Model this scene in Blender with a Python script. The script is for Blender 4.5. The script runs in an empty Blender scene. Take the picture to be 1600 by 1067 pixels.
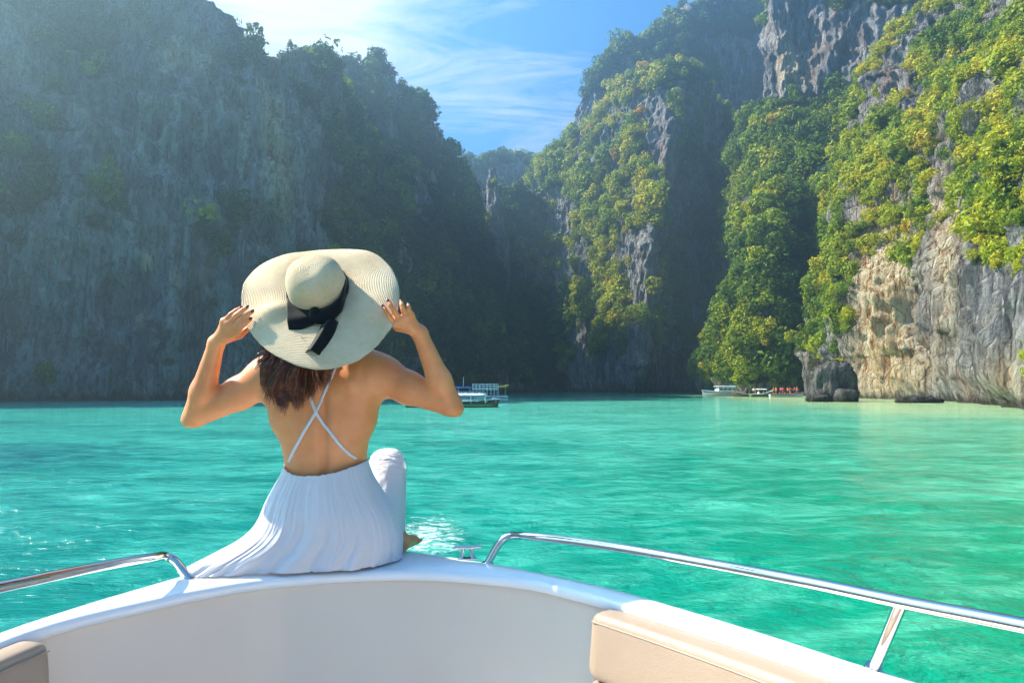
import bpy, bmesh, math, random
import numpy as np
from mathutils import Vector, Matrix
from mathutils.bvhtree import BVHTree

random.seed(7)
RNG = np.random.default_rng(7)
SC = bpy.context.scene
COL = SC.collection

# ------------------------------------------------------------------ camera
F = 1067.0                      # focal length in photo pixels (24 mm on 36 mm, 1600 px)
HOR = 603.0
PITCH = math.atan((HOR - 533.5) / F)
CAMZ = 2.2
cam_d = bpy.data.cameras.new('camera')
cam_d.lens = 24.0; cam_d.sensor_width = 36.0; cam_d.clip_start = 0.05; cam_d.clip_end = 6000
cam = bpy.data.objects.new('camera', cam_d); COL.objects.link(cam)
cam.location = (0, 0, CAMZ); cam.rotation_euler = (math.pi / 2 + PITCH, 0, 0)
SC.camera = cam

# ------------------------------------------------------------------ sky
SUN_EL, SUN_AZ = 43.0, -77.5    # azimuth measured from +Y (view direction), negative = left
sun_dir = Vector((math.sin(math.radians(SUN_AZ)) * math.cos(math.radians(SUN_EL)),
                  math.cos(math.radians(SUN_AZ)) * math.cos(math.radians(SUN_EL)),
                  math.sin(math.radians(SUN_EL))))
W = bpy.data.worlds.new('World'); SC.world = W; W.use_nodes = True
nt = W.node_tree; nt.nodes.clear()
def N(t, kind, **kw):
    n = t.nodes.new(kind)
    for k, v in kw.items():
        if k.startswith('i_'):
            n.inputs[k[2:].replace('_', ' ')].default_value = v
        else:
            setattr(n, k, v)
    return n
def math_n(t, op, a, b=None, clamp=False):
    n = t.nodes.new('ShaderNodeMath'); n.operation = op; n.use_clamp = clamp
    for i, v in enumerate((a, b)):
        if v is None: continue
        if isinstance(v, (int, float)): n.inputs[i].default_value = v
        else: t.links.new(v, n.inputs[i])
    return n.outputs[0]
def mix_c(t, fac, a, b, mode='MIX'):
    n = t.nodes.new('ShaderNodeMix'); n.data_type = 'RGBA'; n.blend_type = mode
    for sock, v in ((n.inputs[0], fac), (n.inputs[6], a), (n.inputs[7], b)):
        if isinstance(v, (int, float)): sock.default_value = v
        elif isinstance(v, tuple): sock.default_value = v if len(v) == 4 else (*v, 1)
        else: t.links.new(v, sock)
    return n.outputs[2]
def ramp(t, fac, stops, interp='LINEAR'):
    n = t.nodes.new('ShaderNodeValToRGB'); n.color_ramp.interpolation = interp
    e = n.color_ramp.elements
    while len(e) < len(stops): e.new(0.5)
    for el, (p, c) in zip(e, stops):
        el.position = p
        el.color = (c, c, c, 1) if isinstance(c, (int, float)) else (*c, 1)
    t.links.new(fac, n.inputs[0])
    return n.outputs[0]
def noise_n(t, vec, scale, detail=4, rough=0.55, dist=0.0, sv=None):
    if sv is not None:
        m = t.nodes.new('ShaderNodeMapping'); m.inputs['Scale'].default_value = sv
        t.links.new(vec, m.inputs[0]); vec = m.outputs[0]
    n = t.nodes.new('ShaderNodeTexNoise')
    n.inputs['Scale'].default_value = scale; n.inputs['Detail'].default_value = detail
    n.inputs['Roughness'].default_value = rough; n.inputs['Distortion'].default_value = dist
    t.links.new(vec, n.inputs['Vector'])
    return n.outputs[0]

sky = N(nt, 'ShaderNodeTexSky', sky_type='NISHITA', sun_disc=False,
        sun_elevation=math.radians(SUN_EL), sun_rotation=math.radians(SUN_AZ),
        altitude=0, air_density=1.0, dust_density=0.3, ozone_density=3.0)
tc = N(nt, 'ShaderNodeTexCoord')
sep = N(nt, 'ShaderNodeSeparateXYZ'); nt.links.new(tc.outputs['Generated'], sep.inputs[0])
# cloud layer seen in perspective: direction / height
zc = math_n(nt, 'ADD', math_n(nt, 'MAXIMUM', sep.outputs[2], 0.0), 0.12)
cu = math_n(nt, 'DIVIDE', sep.outputs[0], zc); cv = math_n(nt, 'DIVIDE', sep.outputs[1], zc)
cmb = N(nt, 'ShaderNodeCombineXYZ'); nt.links.new(cu, cmb.inputs[0]); nt.links.new(cv, cmb.inputs[1])
c1 = noise_n(nt, cmb.outputs[0], 0.9, 9, 0.62, 0.6, (1.0, 0.8, 1))
c2 = noise_n(nt, cmb.outputs[0], 2.6, 9, 0.66, 1.2, (0.55, 1.5, 1))
# one broad bank of cloud to the left of the gap
def blob(cx, cy, rx, ry):
    a = math_n(nt, 'DIVIDE', math_n(nt, 'SUBTRACT', cu, cx), rx)
    b = math_n(nt, 'DIVIDE', math_n(nt, 'SUBTRACT', cv, cy), ry)
    d = math_n(nt, 'ADD', math_n(nt, 'MULTIPLY', a, a), math_n(nt, 'MULTIPLY', b, b))
    return math_n(nt, 'SUBTRACT', 1.0, math_n(nt, 'SQRT', d), clamp=True)
bank = blob(-0.50, 1.42, 0.72, 0.48)
dens = math_n(nt, 'ADD', math_n(nt, 'MULTIPLY', bank, 0.95), math_n(nt, 'MULTIPLY', math_n(nt, 'SUBTRACT', c1, 0.50), 1.5))
dens = math_n(nt, 'ADD', dens, math_n(nt, 'MULTIPLY', math_n(nt, 'SUBTRACT', c2, 0.5), 2.2))
cmask = ramp(nt, dens, [(0.02, 0.0), (0.85, 1.0)])
skyc = mix_c(nt, 1.0, sky.outputs[0], (0.27, 0.66, 0.86), 'MULTIPLY')
cloudc = mix_c(nt, c2, (2.9, 3.1, 3.4), (4.6, 4.6, 4.6))
fin = mix_c(nt, math_n(nt, 'MULTIPLY', cmask, 0.93), skyc, cloudc)
bg = N(nt, 'ShaderNodeBackground'); bg.inputs[1].default_value = 0.12
nt.links.new(fin, bg.inputs[0])
wo = N(nt, 'ShaderNodeOutputWorld'); nt.links.new(bg.outputs[0], wo.inputs[0])

sd = bpy.data.lights.new('sun', 'SUN'); sd.energy = 5.0; sd.angle = math.radians(0.55); sd.color = (1.0, 0.90, 0.74)
sun = bpy.data.objects.new('sun', sd); COL.objects.link(sun)
sun.rotation_euler = sun_dir.to_track_quat('Z', 'Y').to_euler()
sun.location = (-60, 20, 80)

SC.view_settings.view_transform = 'Standard'; SC.view_settings.look = 'None'
SC.view_settings.exposure = 1.72; SC.view_settings.gamma = 1.0
SC.view_settings.use_curve_mapping = False
SC.cycles.max_bounces = 6; SC.cycles.diffuse_bounces = 3; SC.cycles.glossy_bounces = 3
SC.cycles.transparent_max_bounces = 6; SC.cycles.volume_bounces = 0
SC.cycles.sample_clamp_indirect = 6.0
SC.cycles.use_denoising = True

# ------------------------------------------------------------------ helpers
cP, sP = math.cos(PITCH), math.sin(PITCH)
def ray(px, py):
    x = (px - 800.0) / F; u = (533.5 - py) / F
    return np.array([x, cP - u * sP, sP + u * cP])
def pt(px, py, Y):
    """world point at distance Y (metres ahead of the camera) in the direction of photo pixel px, py"""
    d = ray(px, py); return np.array([0, 0, CAMZ]) + d * (Y / d[1])
def pz(px, py, z):
    """world point on the level z in the direction of photo pixel px, py"""
    d = ray(px, py); return np.array([0, 0, CAMZ]) + d * ((z - CAMZ) / d[2])
def proj(P):
    q = P - np.array([0, 0, CAMZ])
    dep = q[..., 1] * cP + q[..., 2] * sP
    up = -q[..., 1] * sP + q[..., 2] * cP
    return 800 + F * q[..., 0] / dep, 533.5 - F * up / dep

def _hash(i, j, k, s):
    h = (i.astype(np.int64) * 374761393 + j.astype(np.int64) * 668265263 + k.astype(np.int64) * 2147483647 + s * 974634777) & 0xFFFFFFFF
    h = ((h ^ (h >> 13)) * 1274126177) & 0xFFFFFFFF
    h = (h ^ (h >> 16)) & 0xFFFFFFFF
    return h.astype(np.float64) / 4294967295.0
def vnoise(P, s=0):
    f = np.floor(P); t = P - f; t = t * t * (3 - 2 * t)
    i, j, k = (f[..., a].astype(np.int64) for a in range(3))
    r = 0
    for a in (0, 1):
        wa = t[..., 0] if a else 1 - t[..., 0]
        for b in (0, 1):
            wb = t[..., 1] if b else 1 - t[..., 1]
            for c in (0, 1):
                wc = t[..., 2] if c else 1 - t[..., 2]
                r = r + wa * wb * wc * _hash(i + a, j + b, k + c, s)
    return r * 2 - 1
def fbm(P, octs=4, s=0, gain=0.5):
    r = 0; a = 1.0; tot = 0
    for o in range(octs):
        r = r + a * vnoise(P * (2.03 ** o) + 17.3 * o, s + o); tot += a; a *= gain
    return r / tot
def ridged(P, octs=3, s=0):
    r = 0; a = 1.0; tot = 0
    for o in range(octs):
        r = r + a * (1 - np.abs(vnoise(P * (2.1 ** o) + 9.1 * o, s + o)) * 2); tot += a; a *= 0.5
    return r / tot

def tag(o, label=None, cat=None, group=None, kind=None):
    if label: o['label'] = label
    if cat: o['category'] = cat
    if group: o['group'] = group
    if kind: o['kind'] = kind
    return o
def empty(name, loc, rz=0.0):
    o = bpy.data.objects.new(name, None); COL.objects.link(o)
    o.location = tuple(loc); o.rotation_euler = (0, 0, rz); o.empty_display_size = 0.2
    bpy.context.view_layer.update() if False else None
    return o
def mesh_np(name, V, Q, smooth=True):
    """mesh from arrays of vertices and faces (all faces with the same number of corners)"""
    V = np.asarray(V, dtype=np.float32); Q = np.asarray(Q, dtype=np.int32)
    me = bpy.data.meshes.new(name)
    n = Q.shape[1]
    me.vertices.add(len(V)); me.vertices.foreach_set('co', V.ravel())
    me.loops.add(Q.size); me.loops.foreach_set('vertex_index', Q.ravel())
    me.polygons.add(len(Q)); me.polygons.foreach_set('loop_start', np.arange(0, Q.size, n, dtype=np.int32))
    me.update(calc_edges=True)
    if smooth: me.polygons.foreach_set('use_smooth', np.ones(len(Q), dtype=bool))
    return me
def link(name, me, mat, parent=None, world=True):
    """link a mesh given in world coordinates (or thing coordinates when world is False)"""
    o = bpy.data.objects.new(name, me); COL.objects.link(o)
    if mat is not None: me.materials.append(mat)
    if parent is not None:
        o.parent = parent
        if world:
            M = Matrix.Identity(4); q = parent
            while q is not None:
                M = Matrix.Translation(q.location) @ q.rotation_euler.to_matrix().to_4x4() @ M; q = q.parent
            me.transform(M.inverted())
    return o
def attr(me, name, arr):
    a = me.attributes.new(name, 'FLOAT', 'POINT'); a.data.foreach_set('value', np.asarray(arr, dtype=np.float32).ravel())
def grid_faces(nu, nv, wrap=False):
    i = np.arange(nu if wrap else nu - 1); j = np.arange(nv - 1)
    I, J = np.meshgrid(i, j, indexing='ij'); I2 = (I + 1) % nu
    return np.stack([I * nv + J, I2 * nv + J, I2 * nv + J + 1, I * nv + J + 1], -1).reshape(-1, 4)

class MB:
    """collects shapes into one mesh"""
    def __init__(s): s.v = []; s.f = []
    def add(s, V, Fs):
        o = len(s.v); s.v += [tuple(p) for p in V]; s.f += [tuple(i + o for i in f) for f in Fs]
    def box(s, c, d, rz=0.0, ry=0.0, rx=0.0, taper=1.0):
        R = Matrix.Rotation(rz, 3, 'Z') @ Matrix.Rotation(ry, 3, 'Y') @ Matrix.Rotation(rx, 3, 'X')
        V = []
        for z in (-1, 1):
            k = taper if z > 0 else 1.0
            for x, y in ((-1, -1), (1, -1), (1, 1), (-1, 1)):
                V.append(Vector(c) + R @ Vector((x * d[0] / 2 * k, y * d[1] / 2 * k, z * d[2] / 2)))
        s.add(V, [(3, 2, 1, 0), (4, 5, 6, 7), (0, 1, 5, 4), (1, 2, 6, 5), (2, 3, 7, 6), (3, 0, 4, 7)])
    def tube(s, P, r, n=10, cap=True, flat=1.0):
        P = [Vector(p) for p in P]; R = r if hasattr(r, '__len__') else [r] * len(P)
        o = len(s.v); up = Vector((0, 0, 1)); prev = None
        for i, p in enumerate(P):
            t = (P[min(i + 1, len(P) - 1)] - P[max(i - 1, 0)])
            if t.length < 1e-9: t = Vector((0, 0, 1))
            t.normalize()
            if prev is None:
                a = t.orthogonal().normalized() if abs(t.z) > 0.95 else t.cross(up).normalized()
            else:
                a = (prev - t * prev.dot(t)).normalized()
            prev = a; b = t.cross(a)
            for k in range(n):
                an = 2 * math.pi * k / n
                s.v.append(tuple(p + (a * math.cos(an) + b * math.sin(an) * flat) * R[i]))
        for i in range(len(P) - 1):
            for k in range(n):
                s.f.append((o + i * n + k, o + i * n + (k + 1) % n, o + (i + 1) * n + (k + 1) % n, o + (i + 1) * n + k))
        if cap:
            s.f.append(tuple(o + k for k in range(n))[::-1]); e = o + (len(P) - 1) * n
            s.f.append(tuple(e + k for k in range(n)))
    def ell(s, c, r, nu=12, nv=8, R=None):
        o = len(s.v); c = Vector(c)
        for j in range(nv + 1):
            ph = math.pi * j / nv
            for i in range(nu):
                th = 2 * math.pi * i / nu
                q = Vector((math.cos(th) * math.sin(ph) * r[0], math.sin(th) * math.sin(ph) * r[1], -math.cos(ph) * r[2]))
                if R: q = R @ q
                s.v.append(tuple(c + q))
        for j in range(nv):
            for i in range(nu):
                s.f.append((o + j * nu + i, o + j * nu + (i + 1) % nu, o + (j + 1) * nu + (i + 1) % nu, o + (j + 1) * nu + i))
    def build(s, name, mat, parent=None, world=True, smooth=True, bevel=0.0):
        me = bpy.data.meshes.new(name); me.from_pydata(s.v, [], s.f); me.update()
        bm = bmesh.new(); bm.from_mesh(me); bmesh.ops.remove_doubles(bm, verts=bm.verts, dist=1e-6)
        bmesh.ops.recalc_face_normals(bm, faces=bm.faces); bm.to_mesh(me); bm.free()
        if smooth:
            for p in me.polygons: p.use_smooth = True
        o = link(name, me, mat, parent, world)
        if bevel:
            m = o.modifiers.new('bevel', 'BEVEL'); m.width = bevel; m.segments = 3; m.limit_method = 'ANGLE'
        if smooth:
            try: me.set_sharp_from_angle(angle=math.radians(40))
            except Exception: pass
        return o
def cr(pts, n):
    """Catmull-Rom through control points"""
    P = np.asarray(pts, dtype=float); P = np.vstack([2 * P[0] - P[1], P, 2 * P[-1] - P[-2]])
    m = len(P) - 3; out = []
    for t in np.linspace(0, m - 1e-6, n):
        i = int(t); u = t - i; a, b, c, d = P[i:i + 4]
        out.append(0.5 * (2 * b + (c - a) * u + (2 * a - 5 * b + 4 * c - d) * u * u + (3 * b - a - 3 * c + d) * u ** 3))
    return np.array(out)

# ------------------------------------------------------------------ materials
def new_mat(name):
    m = bpy.data.materials.new(name); m.use_nodes = True
    t = m.node_tree; b = t.nodes['Principled BSDF']; return m, t, b
def simple(name, col, rough=0.5, metal=0.0, spec=0.5, var=0.0, vs=8.0, bump=0.0, bs=200.0, coat=0.0):
    m, t, b = new_mat(name)
    b.inputs['Roughness'].default_value = rough; b.inputs['Metallic'].default_value = metal
    b.inputs['Specular IOR Level'].default_value = spec; b.inputs['Coat Weight'].default_value = coat
    g = N(t, 'ShaderNodeTexCoord').outputs['Object']
    if var > 0:
        n = noise_n(t, g, vs, 5, 0.6)
        lo = tuple(c * (1 - var) for c in col); hi = tuple(min(1, c * (1 + var)) for c in col)
        t.links.new(ramp(t, n, [(0.3, lo), (0.7, hi)]), b.inputs['Base Color'])
    else:
        b.inputs['Base Color'].default_value = (*col, 1)
    if bump > 0:
        n = noise_n(t, g, bs, 3, 0.6); bp = N(t, 'ShaderNodeBump'); bp.inputs['Strength'].default_value = bump
        bp.inputs['Distance'].default_value = 0.002
        t.links.new(n, bp.inputs['Height']); t.links.new(bp.outputs[0], b.inputs['Normal'])
    return m

def rock_material(name='limestone', dark=1.0):
    m, t, b = new_mat(name)
    g = N(t, 'ShaderNodeNewGeometry').outputs['Position']
    streak = noise_n(t, g, 0.34, 8, 0.68, 0.15, (1, 1, 0.09))
    fine = noise_n(t, g, 1.2, 9, 0.74, 0.0, (1, 1, 0.20))
    drip = noise_n(t, g, 1.5, 5, 0.6, 0.1, (1, 1, 0.035)); drip2 = noise_n(t, g, 0.9, 5, 0.6, 0.1, (1, 1, 0.03))
    patch = noise_n(t, g, 0.055, 5, 0.6, 0.8, (1, 1, 0.6))
    iron = noise_n(t, g, 0.11, 6, 0.65, 0.4, (1, 1, 0.3))
    grit = noise_n(t, g, 3.0, 6, 0.7)
    c = ramp(t, streak, [(0.30, (0.09, 0.092, 0.10)), (0.42, (0.21, 0.215, 0.23)), (0.52, (0.36, 0.36, 0.37)), (0.64, (0.60, 0.58, 0.55))])
    c = mix_c(t, ramp(t, fine, [(0.36, 0.8), (0.54, 0.0)]), c, (0.05, 0.05, 0.055))
    c = mix_c(t, math_n(t, 'MULTIPLY', ramp(t, drip, [(0.54, 0.0), (0.62, 1.0)]), ramp(t, patch, [(0.45, 0.0), (0.55, 0.8)])), c, (0.66, 0.64, 0.60))
    c = mix_c(t, ramp(t, drip2, [(0.36, 0.75), (0.44, 0.0)]), c, (0.05, 0.05, 0.055))
    cream = N(t, 'ShaderNodeAttribute', attribute_name='cream').outputs['Fac']
    warm = ramp(t, fine, [(0.36, (0.12, 0.06, 0.025)), (0.43, (0.46, 0.25, 0.09)), (0.48, (0.76, 0.57, 0.32)), (0.60, (0.88, 0.78, 0.56))])
    warm = mix_c(t, ramp(t, streak, [(0.33, 0.55), (0.45, 0.0)]), warm, (0.10, 0.07, 0.05))
    c = mix_c(t, cream, c, warm)
    io = math_n(t, 'MULTIPLY', ramp(t, iron, [(0.57, 0.0), (0.67, 1.0)]), 0.5)
    c = mix_c(t, io, c, (0.42, 0.19, 0.09))
    veg = N(t, 'ShaderNodeAttribute', attribute_name='veg').outputs['Fac']
    vn = math_n(t, 'ADD', veg, math_n(t, 'MULTIPLY', math_n(t, 'SUBTRACT', grit, 0.5), 0.9))
    gr = mix_c(t, patch, (0.025, 0.05, 0.012), (0.085, 0.105, 0.02))
    c = mix_c(t, ramp(t, vn, [(0.42, 0.0), (0.62, 0.9)]), c, gr)
    wet = N(t, 'ShaderNodeSeparateXYZ'); t.links.new(g, wet.inputs[0])
    wz = math_n(t, 'ADD', wet.outputs[2], math_n(t, 'MULTIPLY', fine, 3.0))
    c = mix_c(t, ramp(t, math_n(t, 'DIVIDE', wz, 10.0), [(0.19, 0.85), (0.30, 0.0)]), c, (0.045, 0.035, 0.025))
    vo2 = N(t, 'ShaderNodeTexVoronoi', feature='DISTANCE_TO_EDGE'); vo2.inputs['Scale'].default_value = 0.30
    mp2 = N(t, 'ShaderNodeMapping'); mp2.inputs['Scale'].default_value = (1.3, 1.3, 0.42); gw = N(t, 'ShaderNodeVectorMath', operation='ADD'); t.links.new(g, gw.inputs[0])
    nz2 = N(t, 'ShaderNodeTexNoise'); nz2.inputs['Scale'].default_value = 0.6; nz2.inputs['Detail'].default_value = 5; t.links.new(g, nz2.inputs['Vector'])
    sc2 = N(t, 'ShaderNodeVectorMath', operation='SCALE'); sc2.inputs['Scale'].default_value = 2.0; t.links.new(nz2.outputs['Color'], sc2.inputs[0]); t.links.new(sc2.outputs[0], gw.inputs[1]); t.links.new(gw.outputs[0], mp2.inputs[0]); t.links.new(mp2.outputs[0], vo2.inputs['Vector'])
    c = mix_c(t, math_n(t, 'MULTIPLY', ramp(t, vo2.outputs['Distance'], [(0.0, 0.75), (0.05, 0.0)]), ramp(t, grit, [(0.4, 0.2), (0.6, 1.0)])), c, (0.03, 0.028, 0.028))
    if dark < 1: c = mix_c(t, 1.0, c, (dark, dark, dark), 'MULTIPLY')
    t.links.new(c, b.inputs['Base Color']); b.inputs['Roughness'].default_value = 0.9
    b.inputs['Specular IOR Level'].default_value = 0.2
    mp = N(t, 'ShaderNodeMapping'); mp.inputs['Scale'].default_value = (1.0, 1.0, 0.30)
    wv = N(t, 'ShaderNodeVectorMath', operation='ADD'); t.links.new(g, wv.inputs[0])
    nz = N(t, 'ShaderNodeTexNoise'); nz.inputs['Scale'].default_value = 0.5; nz.inputs['Detail'].default_value = 4; t.links.new(g, nz.inputs['Vector'])
    sc_ = N(t, 'ShaderNodeVectorMath', operation='SCALE'); sc_.inputs['Scale'].default_value = 1.0; t.links.new(nz.outputs['Color'], sc_.inputs[0]); t.links.new(sc_.outputs[0], wv.inputs[1])
    t.links.new(wv.outputs[0], mp.inputs[0])
    vo = N(t, 'ShaderNodeTexVoronoi', feature='DISTANCE_TO_EDGE'); vo.inputs['Scale'].default_value = 0.42; t.links.new(mp.outputs[0], vo.inputs['Vector'])
    crack = ramp(t, vo.outputs['Distance'], [(0.0, 0.0), (0.06, 1.0)])
    h = math_n(t, 'ADD', math_n(t, 'MULTIPLY', fine, 1.2), math_n(t, 'ADD', math_n(t, 'MULTIPLY', grit, 0.6), math_n(t, 'MULTIPLY', crack, 0.35)))
    bp = N(t, 'ShaderNodeBump'); bp.inputs['Strength'].default_value = 1.0; bp.inputs['Distance'].default_value = 1.7
    t.links.new(h, bp.inputs['Height']); t.links.new(bp.outputs[0], b.inputs['Normal'])
    return m
ROCK = rock_material(); ROCK_DARK = rock_material('dark_limestone', 0.6)

def leaf_material():
    m, t, b = new_mat('foliage')
    a = N(t, 'ShaderNodeAttribute', attribute_name='tint', attribute_type='INSTANCER').outputs['Fac']
    g = N(t, 'ShaderNodeNewGeometry')
    n = noise_n(t, g.outputs['Position'], 0.9, 3, 0.6)
    v = math_n(t, 'ADD', a, math_n(t, 'MULTIPLY', math_n(t, 'SUBTRACT', n, 0.5), 0.45))
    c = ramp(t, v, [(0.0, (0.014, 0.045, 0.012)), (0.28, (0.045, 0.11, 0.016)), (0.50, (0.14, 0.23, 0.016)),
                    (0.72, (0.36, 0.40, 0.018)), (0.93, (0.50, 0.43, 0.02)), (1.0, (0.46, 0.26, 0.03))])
    t.links.new(c, b.inputs['Base Color']); b.inputs['Roughness'].default_value = 0.6
    b.inputs['Specular IOR Level'].default_value = 0.25
    tr = N(t, 'ShaderNodeBsdfTranslucent'); t.links.new(mix_c(t, 1.0, c, (1.25, 1.25, 0.6), 'MULTIPLY'), tr.inputs[0])
    mx = N(t, 'ShaderNodeMixShader'); mx.inputs[0].default_value = 0.35
    t.links.new(b.outputs[0], mx.inputs[1]); t.links.new(tr.outputs[0], mx.inputs[2])
    t.links.new(mx.outputs[0], t.nodes['Material Output'].inputs[0])
    return m
LEAF = leaf_material()
BARK = simple('bark', (0.13, 0.10, 0.075), 0.9, var=0.3, vs=3)

# ------------------------------------------------------------------ foliage clumps
def clump_mesh(name, seed, nleaf=230, flat=0.75, leaf=0.16):
    r = np.random.default_rng(seed)
    nl = 6
    lob = r.normal(size=(nl, 3)); lob /= np.linalg.norm(lob, axis=1)[:, None]
    lob *= r.uniform(0.30, 0.62, (nl, 1)); lob[:, 2] = lob[:, 2] * flat * 0.8 + 0.1
    lr = r.uniform(0.34, 0.55, nl)
    k = r.integers(0, nl, nleaf)
    d = r.normal(size=(nleaf, 3)); d[:, 2] += 0.35; d /= np.linalg.norm(d, axis=1)[:, None]
    C = lob[k] + d * (lr[k] * r.uniform(0.72, 1.08, nleaf))[:, None]
    nrm = d + r.normal(size=(nleaf, 3)) * 0.42; nrm /= np.linalg.norm(nrm, axis=1)[:, None]
    a = np.cross(nrm, r.normal(size=(nleaf, 3))); a /= np.linalg.norm(a, axis=1)[:, None]
    bb = np.cross(nrm, a); s = (leaf * r.uniform(0.6, 1.35, nleaf))[:, None]
    V = np.stack([C - a * s * 0.9, C - bb * s * 0.5 + nrm * s * .15, C + a * s, C + bb * s * 0.55 + nrm * s * .15], 1).reshape(-1, 3)
    Q = np.arange(nleaf * 4).reshape(-1, 4)
    me = mesh_np(name, V, Q, smooth=False); me.materials.append(LEAF)
    return me
CLUMPS = [clump_mesh('leaf_clump', 20 + i, nl_, fl, lf) for i, (fl, nl_, lf) in enumerate(((0.9, 230, .16), (0.7, 360, .115), (1.25, 230, .15), (0.45, 200, .15), (2.0, 260, .13), (0.9, 120, .14), (0.8, 420, .10)))]
CLUMP_OBJS = [bpy.data.objects.new('leaf_clump', me) for me in CLUMPS]

def gn_scatter(name, P, S, R, T, idx, mat=None):
    """vegetation mass: leaf clumps set on points of the cliff, one object of kind stuff"""
    me = bpy.data.meshes.new(name); me.vertices.add(len(P)); me.vertices.foreach_set('co', np.asarray(P, dtype=np.float32).ravel())
    attr(me, 'size', S); attr(me, 'tint', T)
    a = me.attributes.new('turn', 'FLOAT_VECTOR', 'POINT'); a.data.foreach_set('vector', np.asarray(R, dtype=np.float32).ravel())
    a = me.attributes.new('pick', 'INT', 'POINT'); a.data.foreach_set('value', np.asarray(idx, dtype=np.int32))
    o = bpy.data.objects.new(name, me); COL.objects.link(o)
    ng = bpy.data.node_groups.get('scatter_clumps')
    if ng is None:
        ng = bpy.data.node_groups.new('scatter_clumps', 'GeometryNodeTree')
        ng.interface.new_socket('Geometry', in_out='INPUT', socket_type='NodeSocketGeometry')
        ng.interface.new_socket('Geometry', in_out='OUTPUT', socket_type='NodeSocketGeometry')
        gi = ng.nodes.new('NodeGroupInput'); go = ng.nodes.new('NodeGroupOutput')
        jg = ng.nodes.new('GeometryNodeJoinGeometry')
        for ob in reversed(CLUMP_OBJS):
            oi = ng.nodes.new('GeometryNodeObjectInfo'); oi.inputs['Object'].default_value = ob
            oi.inputs['As Instance'].default_value = True
            ng.links.new(oi.outputs['Geometry'], jg.inputs[0])
        ip = ng.nodes.new('GeometryNodeInstanceOnPoints'); ip.inputs['Pick Instance'].default_value = True
        def na(nm, dt):
            n = ng.nodes.new('GeometryNodeInputNamedAttribute'); n.data_type = dt; n.inputs['Name'].default_value = nm; return n.outputs[0]
        ng.links.new(gi.outputs[0], ip.inputs['Points']); ng.links.new(jg.outputs[0], ip.inputs['Instance'])
        ng.links.new(na('pick', 'INT'), ip.inputs['Instance Index'])
        ng.links.new(na('turn', 'FLOAT_VECTOR'), ip.inputs['Rotation'])
        ng.links.new(na('size', 'FLOAT'), ip.inputs['Scale'])
        ng.links.new(ip.outputs[0], go.inputs[0])
    md = o.modifiers.new('scatter', 'NODES'); md.node_group = ng
    me.materials.append(LEAF)
    tag(o, kind='stuff')
    return o

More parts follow.
